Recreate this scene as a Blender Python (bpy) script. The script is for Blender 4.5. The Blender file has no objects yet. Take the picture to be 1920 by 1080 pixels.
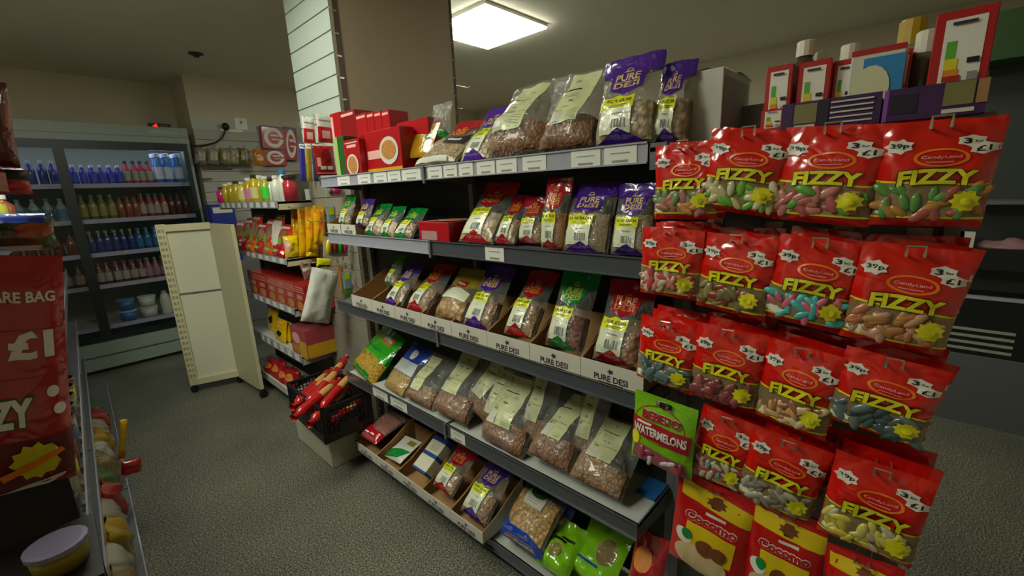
import bpy, bmesh, math, random
from mathutils import Vector, Matrix, noise
random.seed(7)
PI = math.pi
COL = bpy.context.scene.collection
SC = bpy.context.scene
CAMZ = 1.5          # eye height; every 'rel' height below is measured from it
CEIL = 2.72

# ------------------------------------------------------------------ camera
FPX = 813.56; YAW, PIT, ROL = .8126486, .2247119, -.0423121
_cy, _sy, _cp, _sp = math.cos(YAW), math.sin(YAW), math.cos(PIT), math.sin(PIT)
FW = Vector((_sy*_cp, _cy*_cp, -_sp))
_r0 = Vector((_cy, -_sy, 0)); _u0 = Vector((_sy*_sp, _cy*_sp, _cp))
RT = math.cos(ROL)*_r0 + math.sin(ROL)*_u0
UP = -math.sin(ROL)*_r0 + math.cos(ROL)*_u0
cam = bpy.data.cameras.new('camera'); camo = bpy.data.objects.new('camera', cam); COL.objects.link(camo)
cam.sensor_width = 36; cam.lens = FPX/1920*36; cam.clip_start = .02
m = Matrix.Identity(4)
for i, v in enumerate((RT, UP, -FW)):
    for j in range(3): m[j][i] = v[j]
m.translation = (0, 0, CAMZ)
camo.matrix_world = m
SC.camera = camo
# ------------------------------------------------------------------ view, world
SC.view_settings.view_transform = 'Standard'; SC.view_settings.look = 'None'
SC.view_settings.gamma = 1; SC.view_settings.exposure = 0.70
SC.view_settings.use_curve_mapping = False
SC.cycles.transparent_max_bounces = 24
w = bpy.data.worlds.new('world'); SC.world = w; w.use_nodes = True
w.node_tree.nodes['Background'].inputs[0].default_value = (.8, .9, 1, 1)
w.node_tree.nodes['Background'].inputs[1].default_value = 0.01

# ------------------------------------------------------------------ pixel -> place
def ray(px, py): return FW + (px-960)/FPX*RT + (540-py)/FPX*UP
def onx(px, py, x=1.0): d = ray(px, py); return d*(x/d.x) + Vector((0, 0, CAMZ))
def ony(px, py, y): d = ray(px, py); return d*(y/d.y) + Vector((0, 0, CAMZ))
def onz(px, py, z): d = ray(px, py); return d*((z-CAMZ)/d.z) + Vector((0, 0, CAMZ))

# ------------------------------------------------------------------ materials
def lin(h):
    h = h.lstrip('#'); o = []
    for i in (0, 2, 4):
        c = int(h[i:i+2], 16)/255; o.append(c/12.92 if c <= .04045 else ((c+.055)/1.055)**2.4)
    return (*o, 1)
MATS = {}
def mat(name, col, rough=.5, metal=0, nz=.06, nscale=30, bump=0, bscale=60, coat=0, alpha=None, emit=None, spec=.5):
    if name in MATS: return MATS[name]
    m = bpy.data.materials.new(name); m.use_nodes = True; nt = m.node_tree; N = nt.nodes; L = nt.links
    b = N['Principled BSDF']; c = lin(col)
    tc = N.new('ShaderNodeTexCoord')
    if nz:
        n = N.new('ShaderNodeTexNoise'); n.inputs['Scale'].default_value = nscale; n.inputs['Detail'].default_value = 3
        L.new(tc.outputs['Object'], n.inputs['Vector'])
        mx = N.new('ShaderNodeMix'); mx.data_type = 'RGBA'
        mx.inputs[6].default_value = tuple(min(1, v*(1-nz*1.6)) for v in c[:3])+(1,)
        mx.inputs[7].default_value = tuple(min(1, v*(1+nz)) for v in c[:3])+(1,)
        L.new(n.outputs['Fac'], mx.inputs[0]); L.new(mx.outputs[2], b.inputs['Base Color'])
    else: b.inputs['Base Color'].default_value = c
    b.inputs['Roughness'].default_value = rough; b.inputs['Metallic'].default_value = metal
    b.inputs['Coat Weight'].default_value = coat; b.inputs['Coat Roughness'].default_value = .1
    b.inputs['Specular IOR Level'].default_value = spec
    if bump:
        n2 = N.new('ShaderNodeTexNoise'); n2.inputs['Scale'].default_value = bscale; n2.inputs['Detail'].default_value = 2
        n2.inputs['Distortion'].default_value = .6
        L.new(tc.outputs['Object'], n2.inputs['Vector'])
        bp = N.new('ShaderNodeBump'); bp.inputs['Strength'].default_value = 1; bp.inputs['Distance'].default_value = bump
        L.new(n2.outputs['Fac'], bp.inputs['Height']); L.new(bp.outputs[0], b.inputs['Normal'])
        if coat: L.new(bp.outputs[0], b.inputs['Coat Normal'])
    if emit:
        b.inputs['Emission Color'].default_value = lin(emit[0]); b.inputs['Emission Strength'].default_value = emit[1]
    if alpha is not None:
        t = N.new('ShaderNodeBsdfTransparent'); mix = N.new('ShaderNodeMixShader'); mix.inputs[0].default_value = alpha
        out = N['Material Output']; L.new(t.outputs[0], mix.inputs[1]); L.new(b.outputs[0], mix.inputs[2]); L.new(mix.outputs[0], out.inputs[0])
    MATS[name] = m; return m
def lumps(name, cols, scale, bump=.004, rough=.45, coat=.5, stretch=(1, 1, 1)):
    """nuts, pulses, pasta: voronoi cells with their own colour and a rounded bump"""
    if name in MATS: return MATS[name]
    m = bpy.data.materials.new(name); m.use_nodes = True; nt = m.node_tree; N = nt.nodes; L = nt.links
    b = N['Principled BSDF']; tc = N.new('ShaderNodeTexCoord'); mp = N.new('ShaderNodeMapping')
    mp.inputs['Scale'].default_value = stretch; mp.inputs['Rotation'].default_value = (.4, .7, .5)
    L.new(tc.outputs['Object'], mp.inputs[0])
    v = N.new('ShaderNodeTexVoronoi'); v.inputs['Scale'].default_value = scale; L.new(mp.outputs[0], v.inputs['Vector'])
    sp = N.new('ShaderNodeSeparateColor'); L.new(v.outputs['Color'], sp.inputs[0])
    r = N.new('ShaderNodeValToRGB'); r.color_ramp.interpolation = 'LINEAR'
    while len(r.color_ramp.elements) < len(cols): r.color_ramp.elements.new(.5)
    for i, c in enumerate(cols):
        r.color_ramp.elements[i].position = i/max(1, len(cols)-1); r.color_ramp.elements[i].color = lin(c)
    L.new(sp.outputs[0], r.inputs[0])
    gap = N.new('ShaderNodeMapRange'); gap.inputs[1].default_value = .35; gap.inputs[2].default_value = .75
    gap.inputs[3].default_value = 1; gap.inputs[4].default_value = .45; L.new(v.outputs['Distance'], gap.inputs[0])
    mx = N.new('ShaderNodeMix'); mx.data_type = 'RGBA'; mx.blend_type = 'MULTIPLY'; mx.inputs[0].default_value = 1
    L.new(r.outputs[0], mx.inputs[6]); L.new(gap.outputs[0], mx.inputs[7]); L.new(mx.outputs[2], b.inputs['Base Color'])
    iv = N.new('ShaderNodeMath'); iv.operation = 'SUBTRACT'; iv.inputs[0].default_value = 1; L.new(v.outputs['Distance'], iv.inputs[1])
    bp = N.new('ShaderNodeBump'); bp.inputs['Distance'].default_value = bump; L.new(iv.outputs[0], bp.inputs['Height']); L.new(bp.outputs[0], b.inputs['Normal'])
    b.inputs['Roughness'].default_value = rough; b.inputs['Coat Weight'].default_value = coat
    MATS[name] = m; return m
def terrazzo():
    m = bpy.data.materials.new('speckled_vinyl'); m.use_nodes = True; nt = m.node_tree; N = nt.nodes; L = nt.links
    b = N['Principled BSDF']; tc = N.new('ShaderNodeTexCoord')
    n = N.new('ShaderNodeTexNoise'); n.inputs['Scale'].default_value = 150; n.inputs['Detail'].default_value = 4; n.inputs['Roughness'].default_value = .75
    n3 = N.new('ShaderNodeTexNoise'); n3.inputs['Scale'].default_value = 2.2; n3.inputs['Detail'].default_value = 5
    L.new(tc.outputs['Object'], n.inputs['Vector']); L.new(tc.outputs['Object'], n3.inputs['Vector'])
    r = N.new('ShaderNodeValToRGB'); e = r.color_ramp.elements
    e[0].position = .40; e[0].color = lin('24261f'); e[1].position = .62; e[1].color = lin('b4b4a2')
    x = e.new(.5); x.color = lin('5a5c50')
    L.new(n.outputs['Fac'], r.inputs[0])
    r2 = N.new('ShaderNodeValToRGB'); r2.color_ramp.elements[0].color = (.72, .72, .72, 1); r2.color_ramp.elements[1].color = (1.1, 1.1, 1.05, 1)
    r2.color_ramp.elements[0].position = .3; r2.color_ramp.elements[1].position = .7
    L.new(n3.outputs['Fac'], r2.inputs[0])
    mx = N.new('ShaderNodeMix'); mx.data_type = 'RGBA'; mx.blend_type = 'MULTIPLY'; mx.inputs[0].default_value = 1
    L.new(r.outputs[0], mx.inputs[6]); L.new(r2.outputs[0], mx.inputs[7]); L.new(mx.outputs[2], b.inputs['Base Color'])
    b.inputs['Roughness'].default_value = .48; return m

M_CEIL = mat('ceiling_paint', 'e6dfcf', .9, nz=.03, nscale=3)
M_WALL = mat('wall_paint', 'd2c8b0', .85, nz=.03, nscale=4)
M_FLOOR = terrazzo()
M_STEEL = mat('shelf_grey', '666a6c', .38, nz=.05, coat=.3)
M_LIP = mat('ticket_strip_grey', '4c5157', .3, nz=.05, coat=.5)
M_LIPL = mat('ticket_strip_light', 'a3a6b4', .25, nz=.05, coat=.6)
M_DECK = mat('shelf_deck_white', 'b9beb6', .4)
M_BACK = mat('gondola_back_dark', '121e1a', .55, nz=.2, nscale=8)
M_DARK = mat('black_plastic', '141618', .4)
M_BLK = mat('black_print', '15120f', .5, nz=0)
M_SLAT = mat('slatwall_white', 'b2c0b8', .45, nz=.02)
M_SLATG = mat('slatwall_grey', 'a9a79b', .5, nz=.03)
M_GABLE = mat('gable_beige', 'b6aa90', .6, nz=.03, nscale=6)
M_METAL = mat('bright_wire', 'c9c6b6', .25, metal=.9, nz=.02)
M_UPR = mat('upright_brown', '5d5240', .4, nz=.05)
M_CREAM = mat('cream_steel', 'c9c5a0', .45, nz=.04, nscale=5)
M_CREAM2 = mat('cream_board', 'cfcfb8', .6, nz=.03, nscale=4)
M_CARD = mat('cardboard', 'a07c4c', .85, nz=.08, nscale=20)
M_CARDW = mat('card_white', 'cfcdc0', .6, nz=.04)
M_TICKET = mat('ticket_paper', 'dfe2da', .5, nz=.02)
M_PRINT = mat('faint_print', '8f9088', .6, nz=0)
M_PURPRINT = mat('purple_print', '3a2440', .6, nz=0)
FILM = mat('clear_film', 'c8cdc4', .13, nz=0, alpha=.19, bump=.016, bscale=38, spec=1.0, coat=1.0)
M_GOLD = mat('gold_print', 'cdb277', .4, nz=.1)
M_GOLDO = mat('orange_print', 'd98a3a', .4, nz=.05)
M_YEL = mat('yellow_sticker', 'e3ea16', .3, nz=.02, coat=.6, bump=.002)
M_LAB = mat('pale_label', 'd9dfc2', .35, nz=.03, coat=.5, bump=.002)
M_LABG = mat('pale_green_label', 'd0d6a2', .45, nz=.03, coat=.3, bump=.0015, bscale=30)
M_BARC = mat('barcode_grey', '7f8a86', .5, nz=.2, nscale=200)
M_WHITE = mat('white_print', 'e6e4da', .4, nz=0)
def foil(name, col, **k):
    return mat(name, col, k.pop('rough', .22), nz=.05, coat=.7, bump=k.pop('bump', .004), bscale=k.pop('bscale', 30), **k)
M_PURP = foil('purple_foil', '4a1f93'); M_RED = foil('red_foil', 'b01423'); M_GRN = foil('green_foil', '0b8a36')
M_FRED = foil('fizzy_red', 'd8180a', bump=.012, bscale=16); M_FYEL = mat('fizzy_yellow', 'e6e21c', .3, nz=.03, coat=.5)
M_ORNG = mat('orange_ring', 'ef7d1c', .35, nz=0); M_PINK = mat('pink_print', 'e9b0a8', .4, nz=0)
M_LIME = foil('lime_foil', '7fc21a'); M_BLUE = foil('blue_foil', '1840a8')
M_TAN = foil('tan_window', '8a7552'); M_GREYF = mat('burst_grey', 'cfd0c6', .4, nz=.05)

# ------------------------------------------------------------------ object helpers
def new_obj(name, verts, faces, mats, parent=None, midx=None, smooth=False):
    me = bpy.data.meshes.new(name); me.from_pydata([tuple(v) for v in verts], [], faces)
    for mm in (mats if isinstance(mats, (list, tuple)) else [mats]): me.materials.append(mm)
    if midx: me.polygons.foreach_set('material_index', midx)
    if smooth: me.polygons.foreach_set('use_smooth', [True]*len(faces))
    me.update()
    o = bpy.data.objects.new(name, me); COL.objects.link(o)
    if parent: o.parent = parent
    return o
def tag(o, label, cat, group=None):
    o['label'] = label; o['category'] = cat
    if group: o['group'] = group
    return o
def struct(o): o['kind'] = 'structure'; return o
def root(name, label, cat, loc=(0, 0, 0), rz=0, group=None, mtx=None):
    o = bpy.data.objects.new(name, None); COL.objects.link(o); o.empty_display_size = .05
    if mtx is not None: o.matrix_world = mtx
    else: o.location = loc; o.rotation_euler = (0, 0, rz)
    return tag(o, label, cat, group)
class MB:
    def __init__(s): s.v = []; s.f = []; s.mi = []
    def face(s, pts, mi=0):
        n = len(s.v); s.v += [Vector(p) for p in pts]; s.f.append(tuple(range(n, n+len(pts)))); s.mi.append(mi)
    def box(s, a, b, mi=0, M=None):
        x0, y0, z0 = a; x1, y1, z1 = b; n = len(s.v)
        P = [Vector(p) for p in ((x0, y0, z0), (x1, y0, z0), (x1, y1, z0), (x0, y1, z0), (x0, y0, z1), (x1, y0, z1), (x1, y1, z1), (x0, y1, z1))]
        if M: P = [M @ p for p in P]
        s.v += P
        for q in ((0, 3, 2, 1), (4, 5, 6, 7), (0, 1, 5, 4), (1, 2, 6, 5), (2, 3, 7, 6), (3, 0, 4, 7)):
            s.f.append(tuple(n+i for i in q)); s.mi.append(mi)
        return s
    def tube(s, pts, r, k=6, mi=0):
        pts = [Vector(p) for p in pts]; rings = []
        for i, p in enumerate(pts):
            t = (pts[min(i+1, len(pts)-1)]-pts[max(i-1, 0)]).normalized()
            a = t.orthogonal().normalized() if i == 0 else (rings_a - t*rings_a.dot(t)).normalized()
            rings_a = a; b = t.cross(a); n = len(s.v)
            s.v += [p+(a*math.cos(2*PI*j/k)+b*math.sin(2*PI*j/k))*r for j in range(k)]; rings.append(n)
        for i in range(len(rings)-1):
            for j in range(k):
                s.f.append((rings[i]+j, rings[i]+(j+1) % k, rings[i+1]+(j+1) % k, rings[i+1]+j)); s.mi.append(mi)
        s.f.append(tuple(rings[0]+j for j in range(k))[::-1]); s.f.append(tuple(rings[-1]+j for j in range(k))); s.mi += [mi, mi]
        return s
    def lathe(s, prof, k=12, mi=0, M=None, mis=None, caps=True):
        n = len(s.v)
        for (r, z) in prof:
            for j in range(k):
                p = Vector((r*math.cos(2*PI*j/k), r*math.sin(2*PI*j/k), z)); s.v.append(M @ p if M else p)
        for i in range(len(prof)-1):
            for j in range(k):
                s.f.append((n+i*k+j, n+i*k+(j+1) % k, n+(i+1)*k+(j+1) % k, n+(i+1)*k+j)); s.mi.append(mis[i] if mis else mi)
        if caps:
            s.f.append(tuple(n+j for j in range(k))[::-1]); s.f.append(tuple(n+(len(prof)-1)*k+j for j in range(k))); s.mi += [mi, mi] if not mis else [mis[0], mis[-1]]
        return s
    def blob(s, c, ax, mi=0, k=8, m=5, R=None):
        n = len(s.v); c = Vector(c)
        for i in range(m+1):
            th = PI*i/m
            for j in range(k):
                p = Vector((ax[0]*math.sin(th)*math.cos(2*PI*j/k), ax[1]*math.sin(th)*math.sin(2*PI*j/k), ax[2]*math.cos(th)))
                s.v.append(c+(R @ p if R else p))
        for i in range(m):
            for j in range(k):
                s.f.append((n+i*k+j, n+(i+1)*k+j, n+(i+1)*k+(j+1) % k, n+i*k+(j+1) % k)); s.mi.append(mi)
        return s
    def build(s, name, mats, parent=None, smooth=False): return new_obj(name, s.v, s.f, mats, parent, s.mi, smooth)
def bevel(o, w=.003, seg=2):
    md = o.modifiers.new('bevel', 'BEVEL'); md.width = w; md.segments = seg; md.limit_method = 'ANGLE'; return o

# ------------------------------------------------------------------ flat shapes (canonical u,v) sliced so that they drape
_cache = {}
def _slice(bm, step=.09):
    for ax in (0, 1):
        lo = min((v.co[ax] for v in bm.verts), default=0); hi = max((v.co[ax] for v in bm.verts), default=0)
        k = math.ceil(lo/step)
        while k*step < hi:
            no = (1, 0, 0) if ax == 0 else (0, 1, 0)
            co = (k*step, 0, 0) if ax == 0 else (0, k*step, 0)
            bmesh.ops.bisect_plane(bm, geom=bm.verts[:]+bm.edges[:]+bm.faces[:], plane_co=co, plane_no=no, dist=1e-6); k += 1
def _out(bm):
    bm.verts.index_update(); r = ([(v.co.x, v.co.y) for v in bm.verts], [tuple(v.index for v in f.verts) for f in bm.faces]); bm.free(); return r
def poly(pts):
    key = tuple(pts)
    if key not in _cache:
        bm = bmesh.new(); f = bm.faces.new([bm.verts.new((p[0], p[1], 0)) for p in pts])
        bmesh.ops.triangulate(bm, faces=[f]); _slice(bm); _cache[key] = _out(bm)
    return _cache[key]
def rect(u0, v0, u1, v1): return poly(((u0, v0), (u1, v0), (u1, v1), (u0, v1)))
def ell(cu, cv, ru, rv, k=20): return poly(tuple((cu+ru*math.cos(2*PI*i/k), cv+rv*math.sin(2*PI*i/k)) for i in range(k)))
def ring(cu, cv, ru, rv, t, k=24, tv=None):
    tv = tv or t
    key = ('ring', cu, cv, ru, rv, t, tv)
    if key not in _cache:
        vs = []; fs = []
        for i in range(k):
            a = 2*PI*i/k; vs += [(cu+ru*math.cos(a), cv+rv*math.sin(a)), (cu+(ru-t)*math.cos(a), cv+(rv-tv)*math.sin(a))]
        for i in range(k):
            j = (i+1) % k; fs.append((2*i, 2*j, 2*j+1, 2*i+1))
        _cache[key] = (vs, fs)
    return _cache[key]
def burst(cu, cv, ru, rv, n=9, inner=.72):
    return poly(tuple((cu+ru*(1 if i % 2 else inner)*math.cos(PI*i/n), cv+rv*(1 if i % 2 else inner)*math.sin(PI*i/n)) for i in range(2*n)))
def raw_text(s, bold=0.0):
    key = ('rt', s, bold)
    if key not in _cache:
        cu = bpy.data.curves.new('t', 'FONT'); cu.body = s; cu.size = 1; cu.offset = bold; cu.resolution_u = 2
        cu.fill_mode = 'FRONT'
        ob = bpy.data.objects.new('t', cu); COL.objects.link(ob)
        me = bpy.data.meshes.new_from_object(ob)
        v = [(a.co.x, a.co.y) for a in me.vertices]; f = [tuple(p.vertices) for p in me.polygons]
        bpy.data.objects.remove(ob); bpy.data.meshes.remove(me); bpy.data.curves.remove(cu); _cache[key] = (v, f)
    return _cache[key]
def text(s, u0, v0, u1, v1, bold=.02, grow=0.0, skew=0, arc=0):
    key = ('t', s, u0, v0, u1, v1, bold, grow, skew, arc)
    if key not in _cache:
        bv, _ = raw_text(s, bold); x0 = min(p[0] for p in bv); x1 = max(p[0] for p in bv); y0 = min(p[1] for p in bv); y1 = max(p[1] for p in bv)
        v, f = raw_text(s, bold+grow)
        sx = (u1-u0)/(x1-x0); sy = (v1-v0)/(y1-y0)
        bm = bmesh.new(); vs = [bm.verts.new((u0+(p[0]-x0)*sx, v0+(p[1]-y0)*sy, 0)) for p in v]
        for q in f:
            try: bm.faces.new([vs[i] for i in q])
            except Exception: pass
        _slice(bm)
        um = (u0+u1)/2
        for q in bm.verts:
            q.co.x += skew*(q.co.y-v0); q.co.y += arc*(1-((q.co.x-um)/((u1-u0)/2))**2)
        _cache[key] = _out(bm)
    return _cache[key]
def flip_ok(S): return S

# ------------------------------------------------------------------ bags
class Sheet:
    """local frame: x right, z up, the front looks along -y"""
    def __init__(s, w, h, d, kind='pillow', seed=0, crinkle=1.0, pinch=.0, fill=.5):
        s.w, s.h, s.d, s.kind, s.seed, s.cr, s.pinch, s.fill = w, h, d, kind, seed, crinkle, pinch, fill
    def thick(s, u, v):
        a = max(0, 1-abs(2*u)**3)**.6
        if s.kind == 'pillow': b = max(0, 1-abs(2*v-1)**4)**.7
        elif s.kind == 'hang': b = max(0, min(1, v/.10))**.6 * (1 if v < .55 else max(.06, 1-((v-.55)/.40)**1.2*.94 if v < .95 else .06))
        else:      # bottom heavy
            b = max(0, min(1, v/.12))**.5
            if v > s.fill: b *= max(.16, 1-(v-s.fill)/(1-s.fill)*1.1)
        return s.d/2*a*b
    def wr(s, u, v, side):
        p = Vector((u*3.1+s.seed*7.3, v*4.3+s.seed*3.1, side*2.0))
        return noise.noise(p)*.10*s.d*s.cr + noise.noise(p*2.7)*.05*s.d*s.cr
    def P(s, u, v, side=1, off=0.0, k=1.0):
        t = s.thick(u, v)*k + (abs(noise.noise(Vector((u*9+v*5, v*7-u*4, s.seed*1.7))))*.10*s.d*(1 if s.kind == 'hang' else .25) if abs(u) < .499 and 0 < v < 1 else 0)
        edge = max(0, 1-abs(2*u)**6)
        y = -side*(t+off) + s.wr(u, v, side)*edge*(1 if t > .001 else .4)
        # the whole sheet waves a little, more at its rim
        y += noise.noise(Vector((s.seed*5.1, v*2.5, u*1.5)))*.07*s.d
        sw = 1-.05*math.sin(PI*v)*(1 if s.kind != 'hang' else .4) - s.pinch*max(0, v-.6)
        rim = noise.noise(Vector((s.seed+9.1, v*6, 0)))*.008*(2*u)
        return Vector(((u*sw+rim)*s.w, y, v*s.h + noise.noise(Vector((u*5, s.seed, 3)))*.012*s.h*(v)))
    def shell(s, mb, nu=12, nv=18, mi=0, k=1.0, sides=(1, -1), v0=0, v1=1, u0=-.5, u1=.5, off=0):
        for side in sides:
            n = len(mb.v)
            for j in range(nv+1):
                for i in range(nu+1): mb.v.append(s.P(u0+(u1-u0)*i/nu, v0+(v1-v0)*j/nv, side, off, k))
            for j in range(nv):
                for i in range(nu):
                    a = n+j*(nu+1)+i; q = (a, a+1, a+nu+2, a+nu+1)
                    mb.f.append(q if side == 1 else q[::-1]); mb.mi.append(mi)
    def drape(s, mb, shape, mi, off=.0012, side=1):
        vs, fs = shape; n = len(mb.v)
        for (u, v) in vs: mb.v.append(s.P(max(-.5, min(.5, u))*side, v, side, off))
        for f in fs: mb.f.append(tuple(n+i for i in f)); mb.mi.append(mi)
    def guts(s, mat_, parent, fill, name='contents', lump=.004, k=.86, u0=-.46, u1=.46):
        mb = MB(); nu, nv = 16, 16; v0, v1 = .025, fill
        for side in (1, -1):
            n = len(mb.v)
            for j in range(nv+1):
                for i in range(nu+1):
                    u = u0+(u1-u0)*i/nu; v = v0+(v1-v0)*j/nv
                    vv = v if j < nv else v+noise.noise(Vector((u*12, s.seed, 0)))*.03
                    p = s.P(u, vv, side, -.001, k)
                    rimf = 0 if (i in (0, nu) or j in (0, nv)) else 1
                    p.y += noise.noise(Vector((u*22, v*26, s.seed+side)))*lump*rimf
                    mb.v.append(p)
            for j in range(nv):
                for i in range(nu):
                    a = n+j*(nu+1)+i; q = (a, a+1, a+nu+2, a+nu+1); mb.f.append(q if side == 1 else q[::-1]); mb.mi.append(0)
        # top cap joins front and back
        t0 = nv*(nu+1); half = (nu+1)*(nv+1)
        for i in range(nu): mb.f.append((t0+i, t0+i+1, half+t0+i+1, half+t0+i)); mb.mi.append(0)
        return mb.build(name, mat_, parent, True)

def frame(BL, BR, T, cap=1.215, xb=1.02):
    """a leaning bag: bottom corners on the plane x=xb, top centre straight above them or against the back panel"""
    a = onx(*BL, xb); b = onx(*BR, xb); mid = (a+b)/2
    t = ony(*T, mid.y)
    if t.x > cap or t.x < xb-.01: t = onx(*T, cap if t.x > cap else xb)
    X = (b-a).normalized(); w = (b-a).length; Z = (t-mid); h = Z.length
    Z = Z.normalized(); X = (X-Z*X.dot(Z)).normalized(); Y = Z.cross(X)
    M = Matrix.Identity(4)
    for i, v in enumerate((X, Y, Z)):
        for j in range(3): M[j][i] = v[j]
    M.translation = mid
    return M, w, h

DESI = {'purple': (M_PURP, M_GOLD), 'red': (M_RED, M_GOLDO), 'green': (M_GRN, mat('lime_gold_print', 'b8c04a', .4, nz=.05))}
NUTS = {
 'almond': lumps('almonds', ['7a4524', '9c5f33', 'b5743c', '8a5230'], 125, .004, stretch=(1, 1, .6)),
 'walnut': lumps('walnuts', ['7d5029', 'b58248', '966235', 'c4935a'], 95, .004),
 'chickpea': lumps('pale_pulses', ['cbb184', 'ddc79c', 'bb9c6c'], 62, .005),
 'cashew': lumps('cashews', ['bd9c68', 'd9b986', 'ab8a58'], 60, .006, stretch=(1, 1, .6)),
 'seed': lumps('brown_seeds', ['a87f46', 'c39a5c', '8f6a38'], 140, .002),
 'fine': lumps('fine_grain', ['a58b60', 'b39a70', '96794f'], 300, .001),
 'lentil': lumps('orange_lentils', ['c4722a', 'd58334', 'a9591c'], 210, .0015),
 'redbean': lumps('red_beans', ['6f2822', '8f3a2f', '9c4c3c'], 90, .004),
 'date': lumps('pink_brown_pieces', ['a0684e', 'bb8462', 'cc9c78'], 80, .005),
 'noodle': lumps('yellow_noodles', ['c79a1d', 'd9ac2a', 'b4830f'], 170, .003, stretch=(1, .25, 1)),
 'pasta': lumps('pasta_spirals', ['d0931c', 'e0ae3c', 'b77a12'], 60, .007, stretch=(1, .6, 1)),
 'puff': lumps('round_puffs', ['c8923c', 'd6a44c', 'b87e2c'], 40, .008),
 'spice': lumps('orange_spice', ['9c2c12', 'a8401a', '8f2410'], 120, .001),
 'paper': lumps('pale_noodles', ['a5854a', 'c0a163', '8a6a34'], 90, .004, stretch=(1, .3, 1)),
}
def barcode(S, mb, mi, u0, v0, u1, v1):
    n = 5
    for i in range(n): S.drape(mb, rect(round(u0+(u1-u0)*i/n, 4), v0, round(u0+(u1-u0)*(i+.6)/n, 4), v1), mi, .0022)
def desi_bag(BL, BR, T, col, nuts, label, group, seed, d=None, fill=.45, price='2 FOR £5.00', big=False, xb=1.02):
    M, w, h = frame(BL, BR, T, xb=xb); d = d or w*.42
    M.translation += M.to_3x3() @ Vector((0, 0, .001))
    r = root('nut_bag', label, 'bag of nuts', mtx=M, group=group)
    S = Sheet(w, h, d, 'heavy', seed, fill=fill); hdr, gold = DESI[col]
    mb = MB(); S.shell(mb); mb.build('film', FILM, r, True)
    S.guts(NUTS[nuts], r, fill)
    mb = MB()
    for sd in (1, -1): S.drape(mb, rect(-.5, .80, .5, 1.0), 0, .0012, sd)
    S.drape(mb, poly(((-.5, .8), (-.30, .78), (-.28, .60), (0, .53), (.28, .60), (.30, .78), (.5, .8))), 0)
    S.drape(mb, text('PURE', -.21, .70, .21, .79, .03), 1, .0022)
    S.drape(mb, text('DESI', -.22, .615, .22, .685, .03), 1, .0022)
    S.drape(mb, rect(-.22, .688, .22, .693), 1, .0022)
    S.drape(mb, ring(0, .835, .055, .03, .02, tv=.01), 1, .0022)
    S.drape(mb, poly(((-.10, .81), (.10, .81), (.06, .825), (-.06, .825))), 1, .0022)
    mb.build('printed_header', [hdr, gold], r, True)
    mb = MB(); S.drape(mb, poly(((-.4, .005), (.38, .005), (0, .14))), 0); mb.build('bottom_chevron', hdr, r, True)
    mb = MB()
    S.drape(mb, rect(-.36, .09, .18, .37), 0); S.drape(mb, poly(((-.38, .37), (.20, .37), (.20, .515), (.05, .50), (-.08, .53), (-.22, .50), (-.38, .52))), 1)
    S.drape(mb, text(price, -.33, .44, .16, .48, .01), 2, .0022)
    S.drape(mb, rect(-.25, .405, .10, .411), 2, .0022); S.drape(mb, rect(-.22, .388, .06, .393), 2, .0022)
    S.drape(mb, rect(-.15, .31, .05, .32), 3, .0022)
    barcode(S, mb, 3, -.14, .15, .12, .25)
    mb.build('price_label', [M_LAB, M_YEL, M_BLK, M_BARC], r, True)
    return r
def label_bag(BL, BR, T, nuts, label, group, seed, fill=.34, d=None, lu=(-.34, .12), xb=1.02, bent=0, lv=(.30, .93)):
    M, w, h = frame(BL, BR, T, xb=xb); d = d or w*.5
    r = root('nut_bag', label, 'bag of nuts', mtx=M, group=group)
    S = Sheet(w, h, d, 'heavy', seed, fill=fill, crinkle=1.3)
    mb = MB(); S.shell(mb); mb.build('film', FILM, r, True)
    S.guts(NUTS[nuts], r, fill)
    a, b = lu; v0, v1 = lv; mb = MB(); c = (a+b)/2; q = (b-a)/2; H = v1-v0
    S.drape(mb, poly(((a, v0), (b, v0), (b+.02*bent, v0+.45*H), (b+.05*bent, v1), (a+.08*bent, v1), (a+.03*bent, v0+.6*H))), 0)
    S.drape(mb, text('SAANTIS', round(c-q*.5, 4), round(v0+.80*H, 4), round(c+q*.5, 4), round(v0+.835*H, 4), .01), 1, .002)
    S.drape(mb, poly(((c-q*.25, v0+.86*H), (c+q*.25, v0+.86*H), (c, v0+.91*H))), 1, .002)
    S.drape(mb, rect(round(c-q*.6, 4), round(v0+.66*H, 4), round(c+q*.5, 4), round(v0+.68*H, 4)), 2, .002)
    for i, ww in ((0, .4), (1, .5), (2, .35)): S.drape(mb, rect(round(c-q*ww, 4), round(v0+(.60-.04*i)*H, 4), round(c+q*ww, 4), round(v0+(.607-.04*i)*H, 4)), 1, .002)
    S.drape(mb, text('750G', round(c-q*.22, 4), round(v0+.42*H, 4), round(c+q*.25, 4), round(v0+.455*H, 4), .02), 2, .002)
    S.drape(mb, rect(a+.02, round(v0+.33*H, 4), b-.02, round(v0+.338*H, 4)), 2, .002)
    S.drape(mb, rect(a+.04, round(v0+.26*H, 4), round(a+.6*q, 4), round(v0+.31*H, 4)), 1, .002)
    S.drape(mb, rect(a+.03, round(v0+.03*H, 4), round(a+.85*q, 4), round(v0+.22*H, 4)), 3, .002)
    for i in range(5): S.drape(mb, rect(round(c+.05, 4), round(v0+(.05+.045*i)*H, 4), b-.03, round(v0+(.056+.045*i)*H, 4)), 1, .002)
    mb.build('paper_label', [M_LABG, M_PRINT, M_BLK, M_GREYF], r, True)
    return r
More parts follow.
